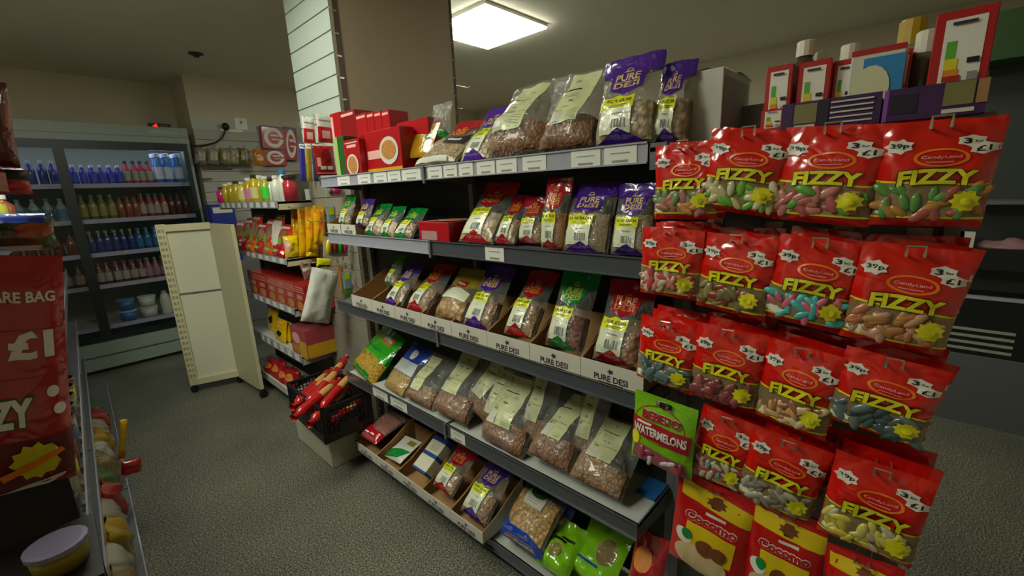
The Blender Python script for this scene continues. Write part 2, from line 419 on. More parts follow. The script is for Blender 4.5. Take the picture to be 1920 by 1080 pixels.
def print_bag(name, BL, BR, T, base, label, cat, group, seed, decals=(), mats=(), nuts=None, fill=.4, kind='heavy', d=None, xb=1.02, part='film', clear=False, cap=1.215, M=None, w=None, h=None, crinkle=1.0, off=.0012):
    """printed bag: decals = (shape, material index from 1), parts film (+ contents when a window shows them)"""
    if M is None: M, w, h = frame(BL, BR, T, xb=xb, cap=cap)
    d = d or w*.4
    r = root(name, label, cat, mtx=M, group=group); S = Sheet(w, h, d, kind, seed, fill=max(fill, .3), crinkle=crinkle)
    mb = MB(); S.shell(mb)
    if clear:
        mb.build('film', FILM, r, True); mb = MB()
        for sh, mi, *o in decals: S.drape(mb, sh, mi-1, o[0] if o else off)
        if mb.f: mb.build('print', list(mats), r, True)
    else:
        for sh, mi, *o in decals: S.drape(mb, sh, mi, o[0] if o else off)
        mb.build(part, [base, *mats], r, True)
    if nuts: S.guts(nuts if not isinstance(nuts, str) else NUTS[nuts], r, fill)
    return r

# ================================================================== ROOM
def slab(name, a, b, m): return struct(MB().box(a, b).build(name, m))
slab('floor', (-2.2, -1.8, -.1), (5.6, 6.3, 0), M_FLOOR)
slab('ceiling', (-2.2, -1.8, CEIL), (5.6, 6.3, CEIL+.1), M_CEIL)
slab('wall_left', (-2.3, -1.8, 0), (-2.2, 6.3, CEIL), M_WALL)
slab('wall_right', (5.1, -1.8, 0), (5.2, 5.45, CEIL), M_WALL)
slab('wall_near', (-2.2, -1.9, 0), (5.2, -1.8, CEIL), M_WALL)
slab('wall_recess', (-2.2, 6.02, 0), (1.2, 6.12, CEIL), M_WALL)
slab('wall_far', (1.2, 5.45, 0), (5.1, 6.12, CEIL), M_WALL)

# ceiling lights (square LED panels in slim frames)
def ceiling_light(x, y, label, power, s=.33):
    r = root('ceiling_light', label, 'ceiling light', (x, y, CEIL), group=None)
    f = MB(); t = .022
    for a, b in (((-s, -s), (s, -s+.006)), ((-s, s-.006), (s, s)), ((-s, -s+.006), (-s+.006, s-.006)), ((s-.006, -s+.006), (s, s-.006))):
        f.box((a[0], a[1], -t), (b[0], b[1], 0))
    f.build('frame', mat('light_frame_white', 'e2dfd2', .4), r)
    MB().box((-s+.006, -s+.006, -t-.012), (s-.006, s-.006, -t+.006)).build('diffuser', mat('diffuser_%d' % round(power*10), 'ffffff', .5, nz=0, emit=('f8f8e4', power)), r)
ceiling_light(2.593, 2.605, 'square white LED panel light on the ceiling beside the tall slatwall unit', 18)
ceiling_light(.35, 2.35, 'square LED panel light over the aisle in front of the nut shelves', 9)
ceiling_light(-.62, 1.75, 'square LED panel light on the ceiling left of the camera, over the next aisle', 19)
ceiling_light(2.593, .45, 'added fill light panel, out of view, over the aisle behind the sweet rack', 5)  # unseen panel added to bounce more light onto the ceiling

# ceiling sensor
p = onz(367, 100, CEIL)
r = root('ceiling_sensor', 'small dark round sensor on the ceiling before the fridge', 'sensor', (p.x, p.y, CEIL))
MB().lathe([(.03, -.012), (.055, -.008), (.055, 0)], 14).build('base', mat('sensor_dark', '2c2923', .5), r)
MB().lathe([(.02, -.03), (.028, -.012)], 12).build('lens', M_DARK, r)

# ================================================================== MAIN GONDOLA
YL, YM, YR = 2.245, 1.365, .489      # ends of the two bays
XB = 1.24
r = root('shelving_bay', 'dark backed steel gondola frame carrying the nut bag shelves', 'shelving', (0, 0, 0))
MB().box((XB, YR, .1), (XB+.03, YL, 1.66)).build('back_panel', M_BACK, r)
for y in (YL, YM, YR):
    mb = MB().box((XB-.022, y-.012, .0), (XB, y+.012, 1.66))
    mb.build('upright', M_STEEL, r)
MB().box((1.03, YR, 0), (XB, YL, .045)).build('kick_plinth', M_DARK, r)
SH = [  # rel lip top, lip bottom
 (.095, .045), (-.180, -.234), (-.545, -.597), (-.955, -1.013), (-1.385, -1.435)]
NM = ['top', 'second', 'third', 'fourth', 'bottom']
def ticket(mb, y0, y1, z0, z1, x=.9985, tilt=0):
    mb.box((x-.0016, y0, z0), (x, y1, z1), 0)
    h = z1-z0; w_ = y1-y0
    mb.box((x-.0022, y0+w_*.25, z0+h*.12), (x-.0016, y1-w_*.25, z0+h*.26), 1)
    mb.box((x-.0022, y0+w_*.2, z0+h*.62), (x-.0016, y1-w_*.2, z0+h*.68), 1)
TK = {(0, 0): [(634, 657), (672, 696), (702, 726), (728, 752), (755, 790)], (0, 1): [(803, 830), (833, 858), (862, 888), (895, 929), (932, 970), (981, 1025), (1072, 1127), (1134, 1195)],
      (3, 0): [(700, 728), (733, 764)], (1, 1): [(911, 946)], (3, 1): [(846, 873)]}
for i, (zt, zb) in enumerate(SH):
    for bay, (y0, y1) in enumerate(((YM+.004, YL), (YR, YM-.004))):
        lab = '%s shelf of the %s nut bay, %s' % (NM[i], ('farther', 'nearer')[bay], ('holding packets behind a row of price tickets' if i == 0 else 'grey steel with a ticket strip'))
        r = root('gondola_shelf', lab, 'shelf', (1.0, (y0+y1)/2, CAMZ+zt), group='steel shelves of the nut gondola')
        dz = -(CAMZ+zt)
        def L(mb): 
            for v in mb.v: v -= Vector((1.0, (y0+y1)/2, CAMZ+zt))
            return mb
        zt_, zb_ = CAMZ+zt, CAMZ+zb
        top = .085 if i == 4 else zb_+.012
        bevel(L(MB().box((1.004, y0, zt_-.02), (XB-.023, y1, zt_-.006))).build('deck', M_DECK if i >= 3 else M_STEEL, r), .002)
        mb = MB(); mb.box((.999, y0, zb_), (1.004, y1, zt_)); mb.box((.994, y0, zt_-.004), (1.004, y1, zt_)); mb.box((.994, y0, zb_), (1.004, y1, zb_+.004))
        L(mb).build('ticket_strip', M_LIPL if (i == 0 or (i == 1 and bay == 0)) else M_LIP, r)  # paler lips have their reflections painted into the strip colour
        for y in (y0, y1): # side brackets
            mb = MB(); a = y if y == y0 else y-.004
            P = [(1.0, zb_), (1.0, zt_-.004), (XB-.024, zt_-.004), (XB-.024, zb_-.02)]
            for q in P: mb.v.append(Vector((q[0], a, q[1])))
            for q in P: mb.v.append(Vector((q[0], a+.004, q[1])))
            mb.f += [(0, 1, 2, 3), (7, 6, 5, 4), (0, 4, 5, 1), (1, 5, 6, 2), (2, 6, 7, 3), (3, 7, 4, 0)]; mb.mi += [0]*6
            L(mb).build('side_bracket', M_STEEL, r)
        for (pa, pb) in TK.get((i, bay), []):
            pl = 0.5*(zt+zb)
            # ticket position from its columns on the lip line
            def yat(px):
                lo, hi = 0.3, 3.0
                for _ in range(40):
                    mid = (lo+hi)/2; d = Vector((1.0, mid, pl)); z = d.dot(FW); q = 960+FPX*d.dot(RT)/z
                    if q > px: lo = mid
                    else: hi = mid
                return lo
            ya, yb = yat(pb), yat(pa)
            mb = MB(); ticket(mb, ya, yb, zb_+.002, zt_-.003 if i else zt_-.006); L(mb).build('price_ticket', [M_TICKET, M_PRINT], r)
        if bay == 1:
            L(MB().box((.990, y1-.002, zb_-.012), (1.0, y1+.010, zt_+.002))).build('joint_clip', M_STEEL, r)

# ================================================================== TRAYS
def tray(y0, y1, xf, zbase, label, group, hf=.06, hb=.165, xe=1.205, txt=True):
    r = root('display_tray', label, 'cardboard tray', (xf, (y0+y1)/2, zbase), group=group)
    w_ = (y1-y0)/2-.001; t = .003; D = xe-xf
    mb = MB().box((0, -w_, 0), (D, w_, t), 1)
    for s in (-1, 1):
        a, b = (s*w_, s*(w_-t)); n = len(mb.v)
        P = [(0.003, 0), (0.003, hf), (D*.35, hf+.03), (D, hb), (D, 0)]
        for yy in (a, b):
            for q in P: mb.v.append(Vector((q[0], yy, q[1])))
        mb.f.append(tuple(range(n, n+5))); mb.mi.append(2); mb.f.append(tuple(range(n+5, n+10))[::-1]); mb.mi.append(1)
        for k in range(5):
            k2 = (k+1) % 5; mb.f.append((n+k, n+5+k, n+5+k2, n+k2)); mb.mi.append(1)
    mb.box((D-t, -w_, 0), (D, w_, hb*.8), 1)
    mb.build('tray_body', [M_CARDW, M_CARD, M_CARD if zbase > .6 else M_CARDW], r)
    mb = MB().box((0, -w_, -.001), (t, w_, hf), 0)
    mb.box((t, -w_+.003, 0), (t+.0006, w_-.003, hf-.001), 2)
    if txt:
        sh = [text('PURE DESI', -.27, .14, .27, .46, .03), burst(0, .66, .06, .16, 5, .5), rect(-.2, .06, .2, .09)]
        for vs, fs in sh:
            n = len(mb.v)
            for (u, v) in vs: mb.v.append(Vector((-.0006, -u*2*w_, v*hf)))
            for f in fs: mb.f.append(tuple(n+i for i in f)); mb.mi.append(1)
    mb.build('front_panel', [M_CARDW, M_PURPRINT, M_CARD], r)
    return r
ty = [2.06-(2.06-.479)/8*k for k in range(9)]
hold = ['empty white cardboard tray at the far end of the third shelf', 'white printed tray holding a green packet next to the empty tray', 'white printed tray with a purple topped and a red topped bag in it',
        'white printed tray holding the bag of round yellow puffs', 'white printed tray under the third shelf purple bag', 'white printed tray holding the narrow red topped bag',
        'white printed tray holding the big green topped bag', 'white printed tray at the near end of the third shelf']
for k in range(8): tray(ty[k+1], ty[k], .992, CAMZ-.546, hold[k], 'printed trays on the third shelf')
ty5 = [2.17, 1.965, 1.76, 1.555, 1.35, 1.145]
XT = .955
_y = [onx(*p, XT).y for p in ((670, 838), (745.7, 880.5), (793, 929), (906, 1017))]
ty5 = [_y[0]-(_y[0]-_y[3])/5*k for k in range(6)]
hold = ['white tray at the far end of the bottom shelf with a red and orange packet', 'white tray on the bottom shelf with a green and white packet lying low', 'white tray on the bottom shelf with a white and blue carton',
        'white tray on the bottom shelf holding a red topped bag', 'white tray nearest the camera on the bottom shelf, under a purple bag']
for k in range(5): tray(ty5[k+1], ty5[k], XT, CAMZ-1.384, hold[k], 'printed trays on the bottom shelf', hf=.055, hb=.17)
# small trays far end of second shelf
for k, (a, b, l) in enumerate(((2.235, 2.09, 'small printed tray at the far end of the second shelf with a slim green bag'), (2.085, 1.94, 'small printed tray on the second shelf with a shaded purple bag'))):
    tray(b, a, .996, CAMZ-.1855, l, 'small trays on the second shelf', hf=.05, hb=.14, xe=1.19)
# ================================================================== BAGS ON THE SHELVES
G1, G2, G3, G4, G5 = 'bags on the top shelf', 'bags on the second shelf', 'bags in the third shelf trays', 'nut bags on the fourth shelf', 'packets on the bottom shelf'
# top shelf
label_bag((915, 297), (1018, 288), (1015, 157), 'almond', 'clear bag of almonds with a pale label, left one on the top shelf', G1, 1, fill=.36, lu=(-.38, .16), bent=1, lv=(.22, .96))
label_bag((1010, 288), (1117, 280), (1094, 140), 'almond', 'clear bag of almonds with a bent green label, beside the big purple bag on top', G1, 2, fill=.36, lu=(-.26, .26), bent=2, lv=(.27, .97))
desi_bag((1116, 276), (1228, 268), (1190, 108), 'purple', 'chickpea', 'tallest purple topped bag of pale nuts on the top shelf', G1, 3, fill=.44, d=.07)
desi_bag((1222, 277), (1288, 266), (1276, 118), 'purple', 'chickpea', 'purple topped nut bag on the top shelf squeezed against the white carton', G1, 4, fill=.5, d=.07, xb=1.05)
desi_bag((861, 306), (917, 300), (944, 203), 'purple', 'cashew', 'small purple topped bag leaning far back on the top shelf', G1, 5, fill=.4, d=.05)
desi_bag((800, 309), (850, 305), (884, 228), 'red', 'cashew', 'crumpled clear bag with a red top lying behind the silver packet', G1, 6, fill=.4, d=.04, xb=1.06)
print_bag('snack_packet', (776, 314), (856, 306), (866, 253), FILM, 'silver clear packet with a black label lying flat on the top shelf', 'packet', G1, 7,
   [(poly(((-.1, .55), (.40, .50), (.42, .82), (0, .85))), 1), (rect(-.5, .03, .3, .12), 2), (rect(.02, .6, .3, .66), 2, .0022)], [M_BLK, M_GREYF], 'paper', .75, clear=True, d=.05)
print_bag('snack_packet', (744, 296), (806, 297), (792, 235), foil('mustard_foil', 'b98a12'), 'mustard yellow pouch with a small green badge tilted on the top shelf', 'packet', G1, 8,
   [(ell(.3, .6, .12, .08), 1)], [M_GRN], d=.02, xb=1.08)
mb_r = print_bag('clear_pouch', (806, 262), (842, 260), (830, 194), FILM, 'empty looking clear pouch with a green tab standing behind the mustard pouch', 'packet', G1, 9,
   [(ell(.3, .1, .2, .1), 1)], [M_GRN], None, .3, clear=True, d=.05, xb=1.14)
# second shelf
desi_bag((637, 423), (657, 425), (659, 366), 'green', 'paper', 'slim green topped bag at the far left end of the second shelf', G2, 11, d=.045, fill=.3)
desi_bag((669, 425), (691, 427), (692, 374), 'purple', 'paper', 'shaded purple topped bag in a small tray on the second shelf', G2, 12, d=.045, fill=.3)
desi_bag((684, 442), (713, 444), (722, 383), 'green', 'cashew', 'shiny green topped bag standing right of the small trays', G2, 13, d=.05)
desi_bag((713, 445), (739, 447), (750, 388), 'green', 'cashew', 'green topped nut bag in the middle of the three beside the red carton', G2, 14, d=.05)
desi_bag((738, 447), (772, 450), (786, 392), 'green', 'walnut', 'dark green topped nut bag touching the red carton on the second shelf', G2, 15, d=.05)
desi_bag((860, 452), (924, 459), (944, 345), 'red', 'cashew', 'red topped cashew bag right beside the red carton', G2, 16, d=.06)
desi_bag((927, 457), (965, 460), (982, 368), 'red', 'cashew', 'narrow red topped bag half behind the front cashew bag', G2, 17, d=.05, xb=1.04)
desi_bag((971, 455), (1018, 459), (1010, 370), 'red', 'seed', 'small shaded red bottomed bag between the nut bag and the lentils', G2, 18, d=.05, xb=1.07)
desi_bag((1014, 466), (1062, 471), (1050, 335), 'red', 'lentil', 'red topped bag of orange lentils on the second shelf', G2, 19, d=.06, fill=.5, price='£1.50')
desi_bag((1053, 473), (1140, 477), (1118, 345), 'purple', 'fine', 'purple topped bag on the second shelf next to the orange lentils', G2, 20, d=.06, fill=.55, price='£1.50 EACH')
desi_bag((1144, 476), (1222, 483), (1200, 345), 'purple', 'fine', 'purple topped bag on the second shelf next to the sweet rack', G2, 21, d=.06, fill=.55, price='£1.50 EACH')
# third shelf
desi_bag((722, 535), (742, 538), (752, 480), 'green', 'paper', 'green topped bag pushed to the back of the third shelf', G3, 30, d=.05, fill=.3, xb=1.08)
desi_bag((722, 571), (752, 576), (782, 497), 'purple', 'walnut', 'purple topped bag at the left of the third shelf bags', G3, 31, d=.06)
desi_bag((760, 580), (801, 589), (838, 497), 'red', 'walnut', 'red topped bag of small brown nuts in the third shelf tray', G3, 32, d=.07, fill=.42)
print_bag('puff_bag', (814, 593), (866, 606), (890, 506), FILM, 'olive topped bag of round yellow puffs in the third shelf tray', 'snack bag', G3, 33,
   [(poly(((-.5, .62), (0, .56), (.5, .62), (.5, 1), (-.5, 1))), 1), (poly(((-.42, .33), (.42, .33), (.42, .5), (0, .58), (-.42, .5))), 2), (rect(-.16, .60, .16, .72), 3, .0024), (text('PURI', -.12, .63, .12, .69, .02), 4, .0034), (ell(0, .42, .05, .03), 5, .0024)],
   [foil('olive_foil', '96862a'), M_LAB, M_RED, M_WHITE, M_GREYF], 'puff', .36, clear=True, d=.08)
desi_bag((868, 609), (922, 622), (942, 500), 'purple', 'walnut', 'purple topped bag in the middle of the third shelf trays', G3, 34, d=.07, fill=.42)
desi_bag((944, 626), (1000, 638), (1022, 510), 'red', 'seed', 'slim red topped bag with streaked shine in the third shelf tray', G3, 35, d=.07, fill=.45)
desi_bag((1022, 647), (1092, 664), (1092, 512), 'green', 'redbean', 'big green topped bag of red beans in the third shelf tray', G3, 36, d=.08, fill=.42)
desi_bag((1110, 671), (1200, 697), (1190, 528), 'red', 'date', 'largest red topped bag at the near end of the third shelf', G3, 37, d=.09, fill=.4)
# fourth shelf
print_bag('noodle_bag', (657, 694), (702, 722), (741, 621), M_GRN, 'green and clear bag of yellow vermicelli at the far end of the fourth shelf', 'noodle bag', G4, 40,
   [(poly(((-.5, 0), (.5, 0), (.5, .42), (0, .47), (-.5, .44))), 1), (poly(((-.48, .44), (0, .47), (.48, .42), (.48, .98), (-.48, .98))), 2), (rect(-.12, .72, .28, .88), 3, .0022), (rect(-.08, .78, .24, .86), 4, .003), (rect(-.3, .55, .2, .58), 5, .003)],
   [NUTS['noodle'], foil('bright_green_foil', '2fb31a'), M_GOLDO, M_WHITE, M_GRN], d=.09, crinkle=.8)
print_bag('noodle_bag', (716, 727), (758, 745), (795, 648), FILM, 'blue topped clear bag of short yellow pasta on the fourth shelf', 'noodle bag', G4, 41,
   [(poly(((-.5, .66), (-.2, .62), (.2, .62), (.5, .66), (.5, 1), (-.5, 1))), 1), (ell(-.02, .76, .14, .10), 2, .0024), (poly(((-.45, .38), (.45, .38), (.40, .62), (-.45, .62))), 3)],
   [M_BLUE, M_GREYF, mat('pale_blue_label', 'b9c0c0', .4)], 'noodle', .37, clear=True, d=.08)
label_bag((760, 745), (810, 773), (836, 668), 'walnut', 'clear nut bag with crinkled shiny side beside the blue pasta bag', G4, 42, lu=(-.40, .02), lv=(.2, .92))
label_bag((811, 768), (875, 803), (899, 665), 'almond', 'clear almond bag with a slanted label left of the bare deck gap', G4, 43, lu=(-.42, .12), lv=(.32, .95))
label_bag((868, 765), (920, 790), (948, 676), 'almond', 'clear almond bag half hidden behind the slanted label bag', G4, 44, xb=1.09)
label_bag((905, 785), (950, 805), (962, 686), 'almond', 'clear almond bag half hidden behind the upright label bag on its left', G4, 45, xb=1.08, lu=(-.42, .12), lv=(.14, .9))
label_bag((899, 824), (983, 862), (990, 706), 'almond', 'clear almond bag with a straight upright label in the middle of the fourth shelf', G4, 46, lu=(-.36, .2), lv=(.27, .96))
label_bag((975, 820), (1030, 845), (1030, 690), 'almond', 'clear almond bag half hidden behind the upright label bag on its right', G4, 47, xb=1.09)
label_bag((986, 850), (1068, 892), (1086, 738), 'almond', 'clear almond bag with a twisted wavy label, second from the shelf end', G4, 48, lu=(-.30, .18), bent=3, lv=(.30, .97))
label_bag((1068, 850), (1122, 880), (1124, 722), 'almond', 'clear almond bag in the shade behind the wavy label bag', G4, 49, xb=1.10)
label_bag((1066, 890), (1164, 948), (1170, 790), 'walnut', 'clear walnut bag nearest the end of the fourth shelf', G4, 50, lu=(-.32, .18), lv=(.34, .96), d=.09)
# bottom shelf
print_bag('spice_packet', (670, 812), (704, 834), (748, 778), FILM, 'red bottomed packet of orange spice lying in the farthest bottom tray', 'packet', G5, 60,
   [(poly(((-.5, 0), (.5, 0), (.5, .3), (.1, .26), (-.5, .42))), 1), (rect(-.2, .1, .0, .14), 2, .0024), (rect(.08, .12, .25, .16), 2, .0024)], [M_RED, M_WHITE], 'spice', .85, clear=True, xb=.97, d=.05)
print_bag('spice_packet', (719, 856), (752, 868), (775, 823), M_GREYF, 'white packet with a green crescent lying low in a bottom tray', 'packet', G5, 61,
   [(poly(((-.5, .0), (.3, .1), (.5, .5), (.1, .45), (-.4, .3))), 1), (rect(0, .7, .4, .9), 2)], [M_GRN, foil('olive_foil', '96862a')], xb=.99, d=.035)
M_, w_, h_ = frame((776, 880), (806, 895), (836, 826), xb=1.0)
r = root('flour_carton', 'white carton with blue bands leaning in the third bottom tray', 'carton', mtx=M_, group=G5)
mb = MB().box((-w_*.42, -.03, 0), (w_*.42, .02, h_), 0); mb.box((-w_*.425, -.031, 0), (w_*.425, .021, h_*.05), 1); mb.box((-w_*.425, -.031, h_*.42), (w_*.425, .021, h_*.52), 1)
mb.box((-w_*.425, -.031, h_*.86), (w_*.425, .021, h_), 1)
for k in range(5): mb.box((-w_*.2, -.0315, h_*(.6+.04*k)), (w_*.25, -.031, h_*(.612+.04*k)), 2)
bevel(mb.build('carton', [mat('cream_card', 'd5d2b8', .5), mat('carton_blue', '1b4a94', .45), M_PRINT], r), .003)
desi_bag((811, 908), (848, 935), (880, 840), 'red', 'seed', 'red topped bag of small seeds in a bottom shelf tray', G5, 62, d=.07, xb=1.0)
desi_bag((862, 956), (912, 990), (943, 868), 'purple', 'walnut', 'purple topped bag in the bottom shelf tray nearest the camera', G5, 63, d=.08, xb=.99)
print_bag('pasta_bag', (934, 1000), (1014, 1048), (1030, 915), FILM, 'blue edged clear bag of yellow pasta spirals with a round green lid label', 'pasta bag', G5, 64,
   [(poly(((-.5, 0), (.5, 0), (.5, .12), (.2, .2), (-.25, .2), (-.5, .34))), 1), (poly(((-.22, .58), (.22, .58), (.22, .84), (-.22, .84))), 2), (ell(.03, .86, .2, .13), 3, .0026), (rect(-.14, .72, .14, .73), 4, .0026), (rect(-.14, .68, .12, .69), 4, .0026), (rect(-.14, .64, .1, .65), 4, .0026)],
   [M_BLUE, M_CARDW, mat('deep_green', '1c4a22', .5), M_PRINT], 'pasta', .8, clear=True, d=.10, xb=1.0)
print_bag('pasta_bag', (1010, 1020), (1050, 1040), (1060, 945), FILM, 'second pasta bag in the dark behind the round pasta bag', 'pasta bag', G5, 65, [(rect(-.5, .8, .5, 1), 1)], [M_BLUE], 'pasta', .7, clear=True, d=.08, xb=1.10)
print_bag('lime_bag', (1004, 1052), (1062, 1092), (1080, 985), M_LIME, 'lime green pouch lying in front at the near end of the bottom shelf', 'snack bag', G5, 66,
   [(ell(-.05, .35, .18, .14), 1), (rect(-.3, .55, .1, .60), 2, .0024), (rect(-.1, .62, .3, .67), 2, .0024)], [M_TAN, M_BLK], xb=1.01, d=.07, crinkle=2.2)
print_bag('lime_bag', (1060, 1078), (1150, 1105), (1150, 985), M_LIME, 'wide lime green pouch with a brown window at the bottom shelf end', 'snack bag', G5, 67,
   [(ell(.2, .55, .2, .22), 1), (rect(-.3, .25, .2, .29), 2)], [M_TAN, M_BLUE], xb=1.06, d=.07, crinkle=2.2)
print_bag('biscuit_packet', (1176, 1090), (1238, 1125), (1225, 1000), M_RED, 'red biscuit packet on the floor of the rack beside the shelf end', 'packet', G5, 68,
   [(ell(-.1, .55, .28, .2), 1), (rect(-.4, .1, .4, .16), 2)], [M_GOLDO, M_YEL], xb=1.02, d=.06)

# ------------------------------------------------------------------ cartons
def carton(name, label, cat, a, b, cols, group=None, rz=0, prints=(), part='carton'):
    """a,b opposite corners; prints: (face, u0,v0,u1,v1,mat) on the -x face ('x') or the -y face ('y') or top ('t')"""
    cx, cy = (a[0]+b[0])/2, (a[1]+b[1])/2; hx, hy, H = abs(b[0]-a[0])/2, abs(b[1]-a[1])/2, b[2]-a[2]
    r = root(name, label, cat, (cx, cy, a[2]), rz, group)
    o = MB().box((-hx, -hy, 0), (hx, hy, H)).build(part, cols, r); bevel(o, .0015, 1)
    by = {}
    for f, u0, v0, u1, v1, mm, *nm in prints: by.setdefault(nm[0] if nm else 'print', []).append((f, u0, v0, u1, v1, mm))
    for nm, lst in by.items():
        mb = MB(); ms = []; e = .0008
        for n_, (f, u0, v0, u1, v1, mm) in enumerate(lst):
            if mm not in ms: ms.append(mm)
            i = ms.index(mm); q = e*(1+.6*n_)
            if isinstance(u1, tuple) or callable(u1): continue
            if f == 'x': pts = [(-hx-q, -(2*u-1)*hy, v*H) for u, v in ((u0, v0), (u1, v0), (u1, v1), (u0, v1))]
            elif f == 'y': pts = [((2*u-1)*hx, -hy-q, v*H) for u, v in ((u0, v0), (u1, v0), (u1, v1), (u0, v1))]
            else: pts = [((2*v-1)*hx, -(2*u-1)*hy, H+q) for u, v in ((u0, v0), (u1, v0), (u1, v1), (u0, v1))]
            mb.face(pts, i)
        mb.build(nm, ms, r)
    return r, hx, hy, H
def card_disc(r, face, cu, cv, ru, rv, mm, hx, hy, H, name='picture', k=18, q=.003, inner=None):
    mb = MB(); c = []
    for i in range(k):
        u = cu+ru*math.cos(2*PI*i/k); v = cv+rv*math.sin(2*PI*i/k)
        c.append((-hx-q, -(2*u-1)*hy, v*H) if face == 'x' else (((2*u-1)*hx, -hy-q, v*H) if face == 'y' else ((2*v-1)*hx, -(2*u-1)*hy, H+q)))
    mb.face(c); o = mb.build(name, mm, r)
    return o
Z1 = CAMZ+.095-.006
MR = mat('carton_red', 'b3141c', .35, coat=.4); MRD = mat('carton_dark_red', '8e1218', .35, coat=.4); MY = mat('carton_yellow', 'd4a516', .4, coat=.4)
MBOWL = mat('food_picture', 'c98a4a', .5, nz=.35, nscale=90); MGL = mat('light_green_card', '9bc46a', .5)
def bxy(pl, pr, x): # y range from two columns on plane x at about eye height
    f = lambda px: onx(px, 300, x).y
    return f(pr), f(pl)
# top shelf far end
y0, y1 = bxy(692, 758, 1.05)
r, hx, hy, H = carton('noodle_carton', 'red carton with a bowl picture and clear wrap on the top shelf', 'carton', (1.04, y0, Z1), (1.11, y1, Z1+.175), MR, G1, prints=[('x', 0, 0, 1, .12, MY), ('x', .05, .35, .5, .55, M_PINK), ('y', .1, .3, .8, .6, MRD)])
card_disc(r, 'x', .68, .5, .26, .32, M_CARDW, hx, hy, H); card_disc(r, 'x', .68, .52, .2, .22, MBOWL, hx, hy, H, 'noodle_picture', q=.004)
y0, y1 = bxy(655, 684, 1.03)
r, hx, hy, H = carton('biscuit_carton', 'small upright red carton with an oval food picture near the shelf end', 'carton', (1.01, y0, Z1), (1.06, y1, Z1+.155), MR, G1, prints=[('x', .2, .78, .8, .86, M_PINK), ('x', .1, .9, .9, .93, M_CARDW)])
card_disc(r, 'x', .5, .3, .38, .3, M_CARDW, hx, hy, H); card_disc(r, 'x', .5, .3, .28, .24, MBOWL, hx, hy, H, 'food_oval', q=.004)
y0, y1 = bxy(634, 652, 1.06)
carton('tea_carton', 'dark green carton with a light green edge at the left shelf end', 'carton', (1.05, y0, Z1), (1.15, y1, Z1+.19), mat('carton_green', '2c5a2c', .45), G1, prints=[('x', 0, 0, .35, 1, MGL)])
ys = [onx(p, 250, 1.12).y for p in (622, 640, 669, 690, 704, 718, 733)]
for k, (l, hh) in enumerate((('tall red carton with a pale front edge at the left shelf end', .325), ('dark red carton second from the left in the tall back row', .315), ('plain red carton behind the upright oval picture carton', .285), ('red carton in the back row just left of the clear wrapped one', .28), ('red carton in the back row above the wrapped noodle carton', .275), ('red carton at the right end of the tall back row', .27))):
    carton('tall_carton', l, 'carton', (1.12, ys[k+1]+.002, Z1), (1.22, ys[k]-.002, Z1+hh), MR if k != 1 else MRD, 'tall red cartons on the top shelf', prints=[('x', .05, .05, .3, .95, M_PINK)] if k == 0 else [('x', .2, .6, .7, .66, MRD, 'logo_print'), ('x', .1, .93, .9, .97, M_PINK)])
y0, y1 = bxy(757, 815, 1.14)
carton('noodle_carton', 'red carton with a bowl picture standing behind the mustard pouch', 'carton', (1.12, y0, Z1), (1.21, y1, Z1+.205), MR, G1, prints=[('x', .1, .55, .45, .8, M_CARDW), ('y', .1, .5, .8, .7, MRD)])
# second shelf red carton
a = onx(785, 452, 1.0); b = onx(841, 456, 1.0)
r, hx, hy, H = carton('biscuit_carton', 'red carton lying on the second shelf with a biscuit picture on its lid', 'carton', (1.005, b.y, CAMZ-.186), (1.17, a.y, CAMZ-.186+.075), MR, G2, prints=[('x', .1, .1, .62, .55, mat('grey_pink_panel', 'b08a88', .5), 'info_panel'), ('t', .05, .05, .2, .5, M_PINK)])
card_disc(r, 't', .55, .55, .36, .34, M_CARDW, hx, hy, H, 'lid_picture'); card_disc(r, 't', .55, .55, .28, .25, M_GOLDO, hx, hy, H, 'biscuit_picture', q=.004)

# ================================================================== TALL SLATWALL UNIT BEHIND THE LEFT END
YG = 2.30
def slatwall(r, x, y0, y1, z0, z1, face, matl, sx=-1, name='slatwall_panel'):
    mb = MB(); step = .105; k = 0; z = z0
    while z < z1-.001:
        zz = min(z+step, z1)
        mb.box((x, y0, z+.006), (x-sx*.018, y1, zz-.003), 0) if sx < 0 else mb.box((x-.018, y0, z+.006), (x, y1, zz-.003), 0)
        z = zz
    a, b = (x+.006, x+.02) if sx < 0 else (x-.02, x-.006)
    mb.box((a, y0, z0), (b, y1, z1), 1)
    return mb.build(name, [matl, M_SLATG], r)
XS = 1.195
r = root('tall_display_unit', 'tall slatwall unit with a beige end panel reaching the ceiling', 'display unit', (0, 0, 0))
slatwall(r, XS, YG+.03, 2.86, 1.595, CEIL-.002, None, M_SLAT, -1)
slatwall(r, XS, YG+.03, 2.86, .02, 1.595, None, mat('slatwall_shaded', '8f8b7d', .5, nz=.03), -1, 'lower_slatwall_panel')  # same off-white boards; the lower shade is put into the colour
MB().box((XS+.035, YG, .0), (1.965, YG+.03, CEIL-.002)).build('end_panel', M_GABLE, r)
for x0, x1 in ((XS+.004, XS+.034), (1.966, 1.985)):
    mb = MB().box((x0, YG-.002, 0), (x1, YG+.028, CEIL-.04), 0)
    for k in range(24): mb.box((x0-.003, YG-.004, .1+k*.105), (x1-.01, YG+.004, .108+k*.105), 1)
    mb.build('slotted_upright', [M_UPR, M_METAL], r)
slatwall(r, 2.0, YG+.03, 2.86, .02, CEIL-.002, None, M_SLAT, 1, 'back_slatwall_panel')
MB().box((XS+.03, 2.84, 0), (1.98, 2.862, CEIL-.002)).build('far_end_panel', M_GABLE, r)
